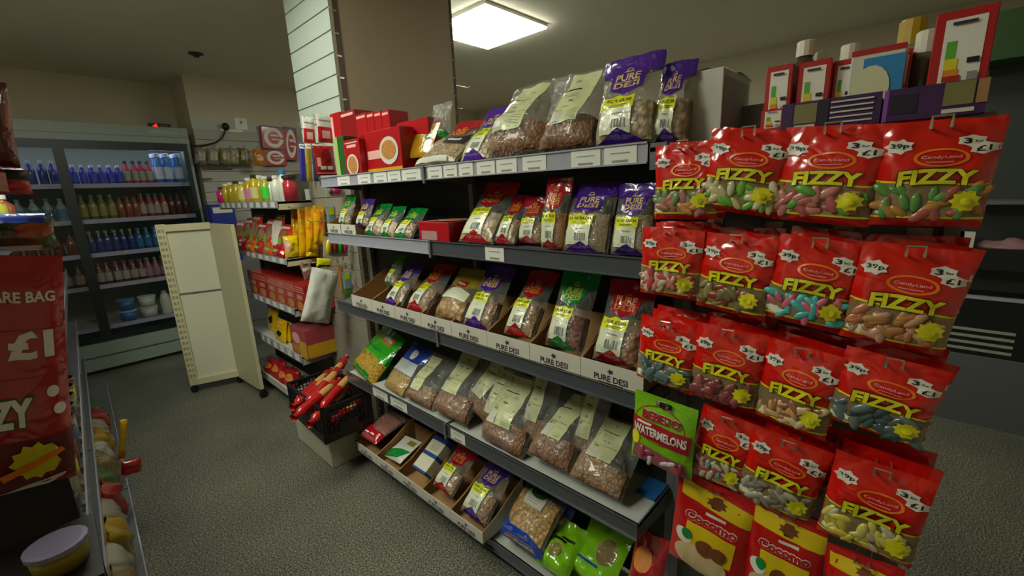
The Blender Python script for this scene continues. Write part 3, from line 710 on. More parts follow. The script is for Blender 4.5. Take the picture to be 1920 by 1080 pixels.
def hook(label, p, L=.2, dirx=-1, group='chrome hooks on the slatwall', tip=.012, r_=.0028, ydir=0):
    r = root('display_hook', label, 'hook', p, group=group)
    MB().box((-.002, -.012, -.02), (.002, .012, .012)).build('plate', M_METAL, r)
    MB().tube([(0, 0, 0), (dirx*L*.9, 0, 0), (dirx*L, 0, tip)], r_, 5).build('prong', M_METAL, r)
    return r
hook('white hook sticking out behind the beige panel, upper one', (2.0, 2.36, ony(862, 165, 2.4).z), .16, 1)
hook('short white hook behind the beige panel just above the dotted board', (2.0, 2.36, ony(862, 206, 2.4).z), .09, 1)

# wall board with holes far behind
r = root('hole_board', 'pale board with rows of round holes far behind the beige panel', 'board', (4.0, 4.3, 1.9))
mb = MB().box((-.32, -.02, -.5), (.12, 0, .14), 0)
for i in range(3):
    for j in range(4): mb.lathe([(.022, 0), (.022, .003)], 10, 1, Matrix.Translation((-.22+.12*i, -.02, .06-.11*j)) @ Matrix.Rotation(PI/2, 4, 'X'))
mb.build('board', [M_CARDW, M_BLK], r)
MB().box((-.2, .0, -1.9), (.0, .04, .1)).build('post', M_STEEL, r)

# goods on the slatwall between the two shelf runs
def placard(name, label, cat, px4, y, cols, group=None, thick=.004, lean=0):
    """hanging card facing the aisle end: corners from its own plane y"""
    tl, tr, br, bl = [ony(*p, y) for p in px4]
    c = (tl+tr+br+bl)/4; W = ((tr-tl).length+(br-bl).length)/2; H = ((tl-bl).length+(tr-br).length)/2
    X = ((tr-tl)+(br-bl)).normalized(); Z = ((tl-bl)+(tr-br)).normalized(); X = (X-Z*X.dot(Z)).normalized(); Y = Z.cross(X)
    M = Matrix.Identity(4)
    for i, v in enumerate((X, Y, Z)):
        for j in range(3): M[j][i] = v[j]
    M.translation = c-Z*H/2
    return M, W, H
GH = 'hanging packs on the slatwall hooks'
def hang(name, label, cat, px4, y, base, decals, mats, seed, d=.02, kind='pillow', nuts=None, fill=.4, clear=False, cr=1, group=GH, part='film', hk=None):
    M, W, H = placard(name, label, cat, px4, y, None)
    if hk:
        q = M @ Vector((0, 0, H*.93)); hook(hk, (XS, q.y, q.z), XS-q.x+.02, -1)
    return print_bag(name, None, None, None, base, label, cat, group, seed, decals, mats, nuts, fill, kind, d, M=M, w=W, h=H, part=part, clear=clear, crinkle=cr)
E_CARD = mat('red_card_print', 'c5161b', .4, coat=.3)
hang('battery_card', 'white topped red card hanging left of the other one above the hooks', 'hanging card', [(565, 220), (588, 218), (592, 268), (570, 270)], 2.55, M_WHITE, [(rect(-.48, .02, .48, .55), 1), (rect(-.25, .15, .25, .42), 2, .0024), (rect(-.4, .75, .4, .79), 3)], [E_CARD, M_PINK, M_PRINT], 101, .015, hk='wire hook holding the left white topped red card')
hang('battery_card', 'white topped red card hanging nearest the tall red cartons', 'hanging card', [(592, 217), (622, 211), (626, 266), (597, 270)], 2.42, M_WHITE, [(rect(-.48, .02, .48, .55), 1), (rect(-.25, .15, .25, .42), 2, .0024), (rect(-.4, .75, .4, .79), 3)], [E_CARD, M_PINK, M_PRINT], 102, .015, hk='wire hook holding the right white topped red card')
hang('snack_pack', 'red hanging packet with two small white logos under the cards', 'packet', [(586, 276), (624, 271), (632, 327), (594, 331)], 2.40, foil('rust_foil', 'a52214'), [(rect(-.3, .2, 0, .32), 1), (rect(.05, .2, .3, .32), 1), (rect(-.42, .3, -.25, .6), 2), (ell(.05, .65, .25, .18), 3), (rect(-.48, .06, .48, .1), 2)], [M_WHITE, M_PINK, MRD], 103)
for k, (px, c, l) in enumerate(((563, 'carton_blue2', 'narrow blue strip pack hanging at the left'), (575, 'strip_mustard', 'narrow mustard strip pack hanging between blue ones'), (587, 'strip_navy', 'narrow navy strip pack hanging beside the mustard one'))):
    base = foil(c, {'carton_blue2': '2a2f9a', 'strip_mustard': 'a88418', 'strip_navy': '2c2a55'}[c])
    hang('strip_pack', l, 'packet', [(px-3, 268), (px+8, 268), (px+12, 340), (px+1, 340)], 2.8-.06*k, base, [(rect(-.45, .85, .45, .9), 1), (rect(-.45, .93, .45, .97), 1)], [M_WHITE], 105+k, .02)
for k, (px, py, y, l) in enumerate(((556, 233, 2.75, 'lowest wire hook above the round logo posters'), (575, 224, 2.7, 'middle wire hook poking out above the hanging cards'), (588, 219, 2.6, 'highest wire hook beside the white slatwall'))):
    q = ony(px, py, y); L = XS-q.x; hook(l, (XS, y, q.z), L, -1, 'chrome hooks on the slatwall', .015)
# yellow bags in a row on a long hook
YB = foil('yellow_bag', 'e0a800', bump=.008, bscale=20)
q = [((546, 396), (566, 392), (570, 474), (548, 480), 2.96), ((558, 392), (580, 390), (584, 478), (561, 484), 2.88), ((571, 389), (594, 387), (597, 470), (575, 476), 2.78), ((586, 387), (608, 384), (610, 455), (590, 462), 2.68)]
for k, (a, b, c, d, y) in enumerate(q):
    hang('yellow_snack_bag', ('yellow hanging bag farthest from the nut shelves', 'yellow hanging bag second in the hanging row', 'yellow hanging bag third in the hanging row', 'yellow hanging bag nearest the toy cards')[k], 'snack bag', [a, b, c, d], y, YB,
         [(rect(-.5, .8, .5, .86), 1), (ell(0, .5, .2, .15), 1)], [M_ORNG], 110+k, .05, 'hang', group='yellow bags on the hook', cr=2)
hang('yellow_snack_bag', 'crumpled yellow bag lying on the second far shelf below the hanging ones', 'snack bag', [(528, 443), (560, 441), (562, 483), (537, 481)], 2.92, foil('lemon_bag', 'e6cf10', bump=.008, bscale=20), [(rect(-.5, .3, -.25, .8), 1)], [M_PINK], 115, .07, group='yellow bags on the hook', cr=2)
hang('yellow_snack_bag', 'small yellow bag at the near corner of the second far shelf', 'snack bag', [(575, 462), (596, 466), (600, 482), (572, 480)], 2.86, foil('lemon_bag', 'e6cf10'), [], [], 116, .05, group='yellow bags on the hook', cr=2)
hook('long wire hook carrying the yellow bags', (XS, 2.8, ony(590, 388, 2.8).z), .17, -1)
hook('wire hook with a price tag below the yellow bags', (XS, 2.62, ony(600, 415, 2.62).z), .14, -1)
# toy cards
M_TOYG = mat('toy_card_green', '5c9a46', .4, nz=.15, coat=.4); M_TOYB = mat('toy_card_blue', '8fb6c4', .4, nz=.1, coat=.4)
for k, (px, y, l) in enumerate((([(612, 388), (628, 386), (632, 438), (616, 440)], 2.38, 'upper green and blue toy card hanging beside the second shelf'), ([(641, 510), (658, 508), (662, 556), (646, 558)], 2.38, 'lower green and blue toy card hanging beside the empty tray'))):
    hang('toy_card', l, 'toy card', px, y, M_TOYG, [(rect(-.5, .35, .5, 1), 1), (rect(-.3, .7, .3, .95), 2, .0024)], [M_TOYB, M_YEL], 120+k, .006, part='card')
hang('toy_card', 'orange edged toy card overlapping the lower green one', 'toy card', [(632, 498), (642, 500), (650, 552), (641, 550)], 2.44, mat('toy_card_orange', 'd98a3c', .4, nz=.2), [(rect(-.2, .1, .4, .5), 1)], [M_TOYG], 124, .006, part='card')
M, W, H = placard('', '', '', [(606, 440), (652, 447), (652, 484), (607, 478)], 2.38, None)
r = root('toy_card', 'white backed blister card with yellow, green and pink toys under the second shelf end', 'toy card', mtx=M, group=GH)
q = M @ Vector((0, 0, H*.93)); hook('wire hook holding the blister card of coloured toys', (XS, q.y, q.z), XS-q.x+.02, -1)
MB().box((-W/2, 0, 0), (W/2, .003, H)).build('card', M_CARDW, r)
for k, (u, c) in enumerate(((-.3, 'e0c416'), (-.05, '8a2d20'), (.15, '35b42a'), (.36, 'c8346a'))):
    MB().blob((u*W, -.006, H*.5), (W*.12, .014, H*.38), 0, 10, 7).build('toy', mat('toy_'+c, c, .25, coat=.6), r, True)
M, W, H = placard('', '', '', [(611, 352), (651, 352), (652, 372), (612, 368)], 2.4, None)
r = root('toy_card', 'white toy card with a bright pink blob under the top shelf end', 'toy card', mtx=M, group=GH)
q = M @ Vector((0, 0, H*1.4)); hook('wire hook holding the toy card with the bright pink blob', (XS, q.y, q.z), XS-q.x+.02, -1)
MB().box((-W/2, 0, 0), (W/2, .003, H*1.6)).build('card', M_CARDW, r)
MB().blob((0, -.006, H*.7), (W*.22, .012, H*.4), 0, 10, 7).build('toy', mat('toy_pink', 'd81f7a', .25, coat=.6), r, True)
MB().blob((-W*.32, -.004, H*.6), (W*.1, .008, H*.3), 0, 10, 7).build('grey_toy', M_STEEL, r, True)
# hooks of the lower bay
for k, (px, py, y, l) in enumerate(((610, 502, 2.5, 'wire hook above the white paper bag'), (600, 520, 2.6, 'wire hook crossing behind the white paper bag top'), (635, 500, 2.42, 'wire hook above the orange edged toy card'), (640, 540, 2.45, 'low wire hook beside the lower toy card'))):
    q = ony(px, py, y); hook(l, (XS, y, q.z), max(.05, XS-q.x), -1)
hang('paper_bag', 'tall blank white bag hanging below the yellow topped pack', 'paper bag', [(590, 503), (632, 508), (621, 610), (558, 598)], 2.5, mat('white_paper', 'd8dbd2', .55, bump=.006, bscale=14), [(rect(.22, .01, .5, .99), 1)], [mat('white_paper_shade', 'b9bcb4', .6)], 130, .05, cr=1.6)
hang('snack_pack', 'small yellow and black pack hanging just above the white bag', 'packet', [(596, 484), (620, 486), (624, 500), (590, 500)], 2.52, M_FYEL, [(rect(-.4, .02, .4, .25), 1)], [M_BLK], 131, .02, hk='wire hook holding the small yellow and black pack')
hang('snack_pack', 'small pink and white pack hanging left of the white bag', 'packet', [(562, 492), (580, 494), (591, 527), (570, 520)], 2.6, foil('mauve_foil', 'a06a62'), [(rect(-.45, .55, .45, .75), 1), (rect(-.3, .86, .2, .96), 2)], [M_CARDW, M_BLK], 132, .03, hk='wire hook holding the small pink and white pack')
# ================================================================== SWEET RACK
r = root('sweet_rack', 'grey slotted back panel rack carrying the red sweet bags', 'rack', (0, 0, 0))
mb = MB()
for k in range(14): mb.box((XB+.0, -.06, .03+k*.118), (XB+.02, YR-.014, .03+k*.118+.112))
mb.build('back_panel', M_STEEL, r)
for y in (YR-.028, -.048): MB().box((XB-.03, y-.012, 0), (XB, y+.012, 1.60)).build('upright', M_STEEL, r)
bevel(MB().box((1.0, -.065, CAMZ+.068), (XB, YR-.003, CAMZ+.082)).build('top_shelf', M_STEEL, r), .002)
MB().box((1.0, YR-.045, CAMZ+.03), (1.012, YR-.005, CAMZ+.09)).build('shelf_end_bracket', M_STEEL, r)
bevel(MB().box((.98, -.06, .05), (XB, YR-.014, .075)).build('base_shelf', M_STEEL, r), .002)
BASEP = [(rect(-.5, .0, .5, .075), 1)]
def fizzy_decals():
    return [(poly(((-.49, .10), (.49, .10), (.49, .40), (-.49, .44))), 1), (rect(-.5, .085, .5, .105), 2, .0018), (poly(((-.5, .43), (.5, .39), (.5, .41), (-.5, .45))), 2, .0018),
        (text('FIZZY', -.31, .395, .37, .535, .045, .035, .0, .02), 3, .0040), (text('FIZZY', -.31, .395, .37, .535, .045, .0, .0, .02), 2, .0052),
        (ring(.04, .655, .24, .085, .035, tv=.018), 5, .002), (text('CandyLand', -.13, .64, .21, .675, .01), 6, .0026), (rect(-.08, .612, .15, .619), 6, .0024),
        (burst(-.34, .77, .14, .075, 7, .75), 4, .002), (text('39p', -.42, .745, -.25, .80, .02), 3, .003),
        (burst(.27, .80, .13, .055, 6, .8), 4, .002), (burst(.38, .73, .13, .055, 6, .8), 4, .0023), (text('3', .20, .775, .27, .825, .03), 3, .003), (text('for', .29, .785, .36, .81, .01), 3, .003), (text('£1', .31, .705, .43, .755, .02), 3, .003),
        (burst(-.36, .15, .12, .05, 8, .8), 4, .002), (burst(.30, .26, .14, .10, 9, .74), 2, .012), (ell(.30, .26, .05, .035), 2, .0145)]
def blobs(S, parent, cols, seed, n=30, v0=.12, v1=.355):
    R = random.Random(seed); mb = MB()
    for i in range(n):
        u = R.uniform(-.43, .43); v = R.uniform(v0, v1); p = S.P(u, v, 1, .002)
        rot = Matrix.Rotation(R.uniform(0, PI), 3, 'Y'); a = S.w*R.uniform(.06, .10)
        mb.blob(p, (a*1.5, a*.28, a*.62), R.randrange(len(cols)), 9, 6, rot)
    mb.build('sweets', [mat('sweet_'+c, c, .35, nz=.1, coat=.5) for c in cols], parent, True)
FIZ = [  # row, BL, BR, T(mid), sweets colours, description
 (0, (1231, 412), (1340, 410), (1287, 268), ['c98a44', '7d9a66', 'b57a72'], 'orange and green worm sweets, leftmost in the top row'),
 (0, (1314, 391), (1450, 408), (1412, 243), ['d8cfae', '6fb13c', 'cdbf8a'], 'cream and bright green sweets, second in the top row'),
 (0, (1450, 409), (1622, 428), (1568, 235), ['5fa843', 'b8605c', 'c98478'], 'green and pink sticks, third in the top row'),
 (0, (1634, 418), (1832, 430), (1768, 224), ['bf8a45', 'b05a50', '5f9a4c'], 'orange, pink and green sweets at the right of the top row'),
 (1, (1204, 549), (1308, 564), (1262, 428), ['c9525c', 'd9c3a8', 'c98078'], 'pink and cream sweets, leftmost in the second row'),
 (1, (1306, 581), (1432, 592), (1388, 442), ['7d7048', '8d3a2c', '9a8f5c'], 'brown bottle sweets, second in the second row'),
 (1, (1432, 590), (1574, 630), (1545, 448), ['4fb8b4', 'd56b86', '58c0bc'], 'turquoise and pink sweets, third in the second row'),
 (1, (1578, 630), (1762, 668), (1722, 462), ['c27a52', 'd3a487', 'b58a4c'], 'peach and orange sweets at the right of the second row'),
 (2, (1196, 706), (1296, 740), (1256, 602), ['5d7478', '4a6064', '7d8f8c'], 'blue grey sweets, leftmost in the third row'),
 (2, (1297, 738), (1412, 776), (1372, 616), ['964a4e', 'a8625c', '7d3a40'], 'dark pink sweets, second in the third row'),
 (2, (1414, 792), (1544, 808), (1510, 650), ['c9a468', 'a86a4c', 'd6c08f'], 'cream and orange sweets, third in the third row'),
 (2, (1548, 790), (1720, 832), (1682, 672), ['4c6264', '66797a', '3d5054'], 'slate grey sweets at the right of the third row'),
 (3, (1292, 886), (1386, 918), (1372, 778), ['b04a54', '8fb8b4', 'cdbfa2'], 'pink and pale blue sweets, just right of the green pouch'),
 (3, (1384, 916), (1508, 988), (1487, 822), ['8f8a78', '6f6a5a', 'b0ab98'], 'grey brown sweets, middle of the fourth row'),
 (3, (1535, 999), (1702, 1058), (1660, 872), ['cfc24a', 'c9c0a8', 'd6cf6a'], 'pale yellow sweets at the right of the fourth row')]
XF = .965; GF = 'red sweet bags hanging on the rack'
def fizzy(row, BL, BR, T, cols, desc, k):
    short = desc[:desc.index('sweets')+6] if 'sweets' in desc else 'green and pink sticks'
    a = onx(*BL, XF); b = onx(*BR, XF); mid = (a+b)/2; t = onx(*T, XF-.005)
    X = (b-a).normalized(); Z = t-mid; h = Z.length; Z.normalize(); w = (b-a).length*1.07
    X = (X-Z*X.dot(Z)).normalized(); Y = Z.cross(X)
    yaw = [0, .12, -.1, .16, .05, -.12, .1, .14, -.05, .12, -.15, .1, .05, .16, .1][k % 15]
    M = Matrix.Identity(4)
    for i, v in enumerate((X, Y, Z)):
        for j in range(3): M[j][i] = v[j]
    M = M @ Matrix.Rotation(yaw*.6, 4, 'Z'); M.translation = mid
    pts = dict(M=M, w=w, h=h)
    r = root('sweet_bag', 'red FIZZY bag with '+desc, 'sweet bag', mtx=M, group=GF)
    S = Sheet(w, h, .034, 'hang', 200+k, crinkle=1.2)
    mb = MB(); S.shell(mb, 12, 18); 
    for sh, mi, *o in fizzy_decals(): S.drape(mb, sh, mi, o[0] if o else .0012)
    po = mb.build('pouch', [M_FRED, M_TAN, M_FYEL, M_BLK, M_WHITE, M_ORNG, M_PINK], r, True)
    blobs(S, r, cols, 300+k)
    # wire hook with the square loop in front
    q = M @ Vector((0, 0, h*.90)); hz = q.z
    hk = root('display_hook', 'wire hook through the FIZZY bag with '+short, 'hook', (XB, q.y, hz+.004), group='wire hooks of the sweet rack')
    L = XB-q.x
    MB().box((-.004, -.02, -.018), (0, .02, .018)).build('plate', M_METAL, hk)
    yy = .011; L2 = L+.022
    MB().tube([(0, yy, 0), (-L2, yy, 0), (-L2, yy, .016), (-L2, -yy, .016), (-L2, -yy, 0), (0, -yy, 0)], .0022, 5).build('prong', M_METAL, hk)
    # the bags queued behind on the same hook
    for j in (1, 2):
        c = r.copy(); COL.objects.link(c)
        c['label'] = ('first' if j == 1 else 'second')+' red bag queued behind the one with '+short
        Mx = Matrix.Translation(Vector((.042*j, -.006*j+.004, .004*j))) @ M @ Matrix.Rotation((.05 if j == 1 else -.06)+.03*math.sin(k*3+j), 4, 'Y')
        c.matrix_world = Mx
        for ch in r.children[:]:
            if ch.name.startswith(('pouch', 'sweets')): d = ch.copy(); COL.objects.link(d); d.parent = c
    return r
seenl = set()
for k, (row, BL, BR, T, cols, desc) in enumerate(FIZ): fizzy(row, BL, BR, T, cols, desc, k)

def rackframe(BL, BR, T, x):
    a = onx(*BL, x); b = onx(*BR, x); mid = (a+b)/2; t = onx(*T, x); X = (b-a).normalized(); Z = t-mid; h = Z.length; Z.normalize()
    w = (b-a).length; X = (X-Z*X.dot(Z)).normalized(); Y = Z.cross(X); M = Matrix.Identity(4)
    for i, v in enumerate((X, Y, Z)):
        for j in range(3): M[j][i] = v[j]
    M.translation = mid; return M, w, h
M, W, H = rackframe((1184, 862), (1296, 892), (1248, 748), .93)
r = print_bag('sweet_bag', None, None, None, M_LIME, 'bright green BEBETO watermelon pouch in front of the red bags', 'sweet bag', GF, 240,
  [(text('BEBETO', -.32, .68, .30, .80, .05, .02), 2, .004), (text('BEBETO', -.32, .68, .30, .80, .045), 1, .0055),
   (poly(((-.5, .42), (.45, .36), (.48, .62), (-.5, .66))), 1, .0015), (text('WATERMELONS', -.45, .45, .42, .58, .04), 2, .003),
   (ring(-.05, .62, .42, .26, .012, tv=.012), 1, .0012), (rect(-.4, .60, -.15, .63), 2, .003), (poly(((-.46, .05), (.46, .02), (.42, .22), (-.42, .30))), 3, .0015), (ell(-.42, .36, .08, .10), 4, .002),
   (rect(-.08, .88, .12, .95), 5, .002)], [mat('melon_red', 'a8182a', .35, coat=.4), M_WHITE, mat('melon_window', 'a05a62', .3, nz=.4, nscale=60, coat=.5), M_FYEL, M_DARK], None, .4, 'hang', .03, M=M, w=W, h=H, part='pouch')
blobs(Sheet(W, H, .03, 'hang', 240), r, ['b0485c', 'c9c0c8', '8f3a4a'], 77, 8, .08, .2)
q = M @ Vector((0, 0, H*.9))
hk = root('display_hook', 'chrome loop hook through the green BEBETO pouch', 'hook', (XB, q.y, q.z+.004), group='wire hooks of the sweet rack')
MB().box((-.004, -.02, -.018), (0, .02, .018)).build('plate', M_METAL, hk)
MB().tube([(0, .011, 0), (-(XB-q.x)-.02, .011, 0), (-(XB-q.x)-.02, .011, .016), (-(XB-q.x)-.02, -.011, .016), (-(XB-q.x)-.02, -.011, 0), (0, -.011, 0)], .0022, 5).build('prong', M_METAL, hk)
for k, (BL, BR, T, d) in enumerate((((1254, 1055), (1388, 1100), (1345, 908), 'leftmost of the lowest row'), ((1392, 1104), (1530, 1165), (1478, 955), 'second in the lowest row'), ((1545, 1172), (1690, 1220), (1618, 1040), 'at the right of the lowest row'))):
    M, W, H = rackframe(BL, BR, T, XF)
    r = print_bag('biscuit_bag', None, None, None, foil('deep_red_foil', 'c20f12', bump=.004), 'red Cocomo biscuit pouch with a yellow band, '+d, 'sweet bag', 'red biscuit pouches on the rack', 250+k,
      [(poly(((-.42, .78), (.5, .72), (.5, .88), (-.42, .93))), 1), (burst(.05, .83, .14, .06, 8, .7), 5, .002), (text('Cocomo', -.32, .575, .36, .665, .06, .04), 2, .002), (text('Cocomo', -.32, .575, .36, .665, .05), 3, .003), (rect(-.06, .69, .2, .72), 2, .002),
       (poly(((-.28, .28), (.34, .26), (.36, .54), (-.28, .56))), 1, .0015), (ell(-.05, .2, .36, .14), 4, .002), (ell(.0, .36, .12, .08), 5, .004), (ell(.18, .36, .1, .07), 5, .004), (ell(-.26, .42, .07, .06), 6, .004), (ell(-.3, .38, .12, .08), 2, .0025)],
      [mat('band_yellow', 'e0c415', .35, coat=.3), M_WHITE, MR, mat('milk_cream', 'cdb98a', .4, nz=.1), mat('biscuit_brown', '7a4520', .5, nz=.2), M_GRN], None, .4, 'hang', .04, M=M, w=W, h=H, part='pouch')
    q = M @ Vector((0, 0, H*.95))
    hk = root('display_hook', 'chrome loop hook through the Cocomo pouch '+d, 'hook', (XB, q.y, q.z), group='wire hooks of the sweet rack')
    MB().box((-.004, -.02, -.018), (0, .02, .018)).build('plate', M_METAL, hk)
    MB().tube([(0, .011, 0), (-(XB-q.x)-.02, .011, 0), (-(XB-q.x)-.02, -.011, 0), (0, -.011, 0)], .0022, 5).build('prong', M_METAL, hk)
# blue sheet at the end of the fourth shelf
q = onx(1225, 925, 1.14)
o = tag(MB().box((1.12, YR+.005, CAMZ-.958), (1.215, YR+.07, CAMZ-.952)).build('blue_card', mat('blue_sheet', '1d5f9e', .5)), 'blue flat packet lying at the back corner of the fourth shelf', 'packet')

# ------------------------------------------------------------------ things on top of the rack
ZT = CAMZ+.082
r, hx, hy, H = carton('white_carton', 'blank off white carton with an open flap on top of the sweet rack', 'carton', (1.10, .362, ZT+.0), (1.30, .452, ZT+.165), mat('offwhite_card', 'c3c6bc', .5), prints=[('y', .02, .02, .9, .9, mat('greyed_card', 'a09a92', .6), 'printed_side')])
mb = MB(); mb.face([(-hx, hy, H), (hx, hy, H), (hx*.8, hy*.6, H+.02), (-hx*.4, hy*.3, H+.018)]); mb.face([(-hx*.4, hy*.3, H+.018), (hx*.8, hy*.6, H+.02), (hx*1.15, -hy*1.0, H-.004), (hx*.1, -hy*1.1, H+.002)])
fl = mb.build('flap', M_CARDW, r); fl.modifiers.new('s', 'SOLIDIFY').thickness = .002
BULB = 'red light bulb cartons on the rack top'
def bulb_box(label, pl, pr, ptop, x, hz=None, depth=.05, extra=0):
    a = onx(pl[0], pl[1], x); b = onx(pr[0], pr[1], x); top = onx(ptop[0], ptop[1], x).z; 
    r, hx, hy, H = carton('bulb_carton', label, 'light bulb carton', (x, b.y, ZT+extra), (x+depth, a.y, top), MR, BULB, prints=[
        ('x', .18, .30, .85, .92, M_WHITE), ('x', .25, .5, .42, .72, mat('energy_green', '5cae3a', .5, nz=0)), ('x', .25, .44, .47, .56, mat('energy_yellow', 'e0d21c', .5, nz=0)), ('x', .25, .40, .50, .46, mat('energy_orange', 'e08a1c', .5, nz=0)), ('x', .25, .35, .55, .40, MR),
        ('x', .62, .50, .82, .55, M_BLK), ('x', .3, .86, .7, .89, M_PURPRINT), ('x', .66, .32, .82, .42, M_PRINT), ('x', .05, .08, .5, .12, M_PINK), ('x', .05, .15, .4, .18, M_PINK), ('x', .62, .06, .8, .2, mat('mint_patch', 'a8c9a4', .5))])
    return r
bulb_box('red light bulb carton standing right of the blank white carton', (1432, 200), (1481, 200), (1455, 124), 1.04)
bulb_box('red light bulb carton in front of the dark bottle', (1491, 190), (1552, 190), (1520, 115), 1.05)
bulb_box('red light bulb carton half behind the blue and white one', (1558, 180), (1600, 180), (1580, 112), 1.07)
bulb_box('narrow red light bulb carton right of the blue and white one', (1668, 160), (1702, 160), (1685, 94), 1.09)
bulb_box('largest red light bulb carton at the right end of the rack top', (1738, 150), (1850, 150), (1800, 18), 1.03)
bulb_box('red light bulb carton lying low behind the first purple tray', (1425, 235), (1470, 235), (1448, 205), 1.03)
a, b = onx(1592, 150, 1.03), onx(1692, 150, 1.03)
r, hx, hy, H = carton('bulb_carton', 'blue and white light bulb carton with a round lamp picture', 'light bulb carton', (1.03, b.y, ZT), (1.08, a.y, onx(1650, 88, 1.03).z), mat('bulb_white', 'cfcfc0', .5), BULB, prints=[('x', 0, .93, 1, 1, MR), ('x', .25, .12, 1, .88, mat('bulb_blue', '2f86c4', .4)), ('x', .7, .05, 1, .14, M_GOLDO)])
card_disc(r, 'x', .42, .48, .36, .3, mat('bulb_cream', 'd3d3ae', .5), hx, hy, H, 'lamp_picture')
MPT = mat('tray_purple', '3c1a52', .45, nz=.1); MPD = mat('tray_navy', '1c1630', .45); MOL = mat('tray_olive', '7d7a48', .5, nz=.1)
def ptray(label, px0, px1, pyt, x, prints):
    a, b = onx(px0, 200, x), onx(px1, 200, x); top = onx((px0+px1)/2, pyt, x).z
    r = root('display_tray', label, 'cardboard tray', (x, (a.y+b.y)/2, ZT), group='purple trays on the rack top'); W = (a.y-b.y)/2; H = top-ZT; D = .10
    MB().box((0, -W, 0), (D, W, .003), 1).box((0, -W, 0), (D, -W+.003, H*.8), 1).box((0, W-.003, 0), (D, W, H*.8), 1).box((D-.003, -W, 0), (D, W, H*1.1), 1).build('tray_body', [MPT, M_CARD], r)
    mb = MB().box((-.001, -W, 0), (.003, W, H), 0)
    ms = [MPT]
    for n_, (u0, v0, u1, v1, mm) in enumerate(prints):
        if mm not in ms: ms.append(mm)
        q = .0016+.0004*n_
        mb.face([(-q, -(2*u-1)*W, v*H) for u, v in ((u0, v0), (u1, v0), (u1, v1), (u0, v1))], ms.index(mm))
    mb.build('front_panel', ms, r)
lines = [(.62-.0*k, .12+.16*k, .98, .16+.16*k, M_GREYF) for k in range(5)]
ptray('purple display tray with an olive panel and text lines, behind the second red bag', 1468, 1652, 184, .985, [(.0, .0, .12, 1, MPT), (.14, .25, .38, .92, MOL), (.15, .1, .37, .2, M_GREYF), (.39, 0, .5, 1, MPD), *[(.52, .14+.17*k, .93, .19+.17*k, M_GREYF) for k in range(5)]])
ptray('purple display tray with a tan panel at the right end of the rack top', 1656, 1848, 158, .985, [(0, 0, .05, 1, mat('lilac_edge', '8a4ab0', .45)), (.08, .2, .35, .8, MPD), (.6, .3, .88, .98, MOL), (.6, .08, .9, .2, M_GREYF), (.9, .3, 1, .98, M_CARD)])
def bottle(name, label, cat, x, y, z, r_, h, body, capm, group=None, neck=.3, lab=None, capn='cap', shoulder=.7, labn='label', k=12, caph=None):
    r = root(name, label, cat, (x, y, z), group=group); hb = h*shoulder; hc = caph or h*.12
    MB().lathe([(r_*.8, 0), (r_, h*.02), (r_, hb), (r_*.75, hb+h*.07), (r_*neck, h-hc-h*.03), (r_*neck, h-hc)], k).build('body', body, r, True)
    MB().lathe([(r_*neck*1.25, h-hc), (r_*neck*1.25, h-.002), (r_*neck*1.1, h)], k).build(capn, capm, r)
    if lab: MB().lathe([(r_*1.01, h*.15), (r_*1.01, h*.55)], k, caps=False).build(labn, lab, r, True)
    return r
M_GLASS = mat('tinted_bottle', '5a4038', .12, nz=0, coat=.6); M_CLR = mat('clear_bottle', 'c0c4b8', .1, nz=0, alpha=.45, coat=.6); M_CAPW = mat('cap_white', 'dcdacb', .4)
for px, pt, x, l, bm in ((1500, 80, 1.16, 'dark bottle with a tall white cap behind the second bulb carton', M_GLASS), (1533, 100, 1.20, 'bottle with a lower white cap just right of the dark one', M_CLR), (1582, 87, 1.17, 'white capped bottle behind the third bulb carton', M_CLR)):
    q = onx(px, 200, x); bottle('drink_bottle', l, 'bottle', x, q.y, ZT, .028, onx(px, pt, x).z-ZT, bm, M_CAPW, 'bottles on the rack top', .48, caph=.03)
q = onx(1697, 150, 1.17); bottle('drink_bottle', 'wide clear jar with a yellow lid, left of the largest red carton', 'bottle', 1.17, q.y, ZT, .026, onx(1700, 40, 1.17).z-ZT, M_CLR, mat('lid_yellow', 'b79a1c', .45), 'bottles on the rack top', .62, caph=.045)
q = onx(1728, 150, 1.13); bottle('drink_bottle', 'dull green bottle with a pale cap touching the largest red carton', 'bottle', 1.13, q.y, ZT, .022, onx(1730, 60, 1.13).z-ZT, mat('dull_green_bottle', '5c6650', .2, coat=.5), M_CAPW, 'bottles on the rack top', .6, caph=.04)

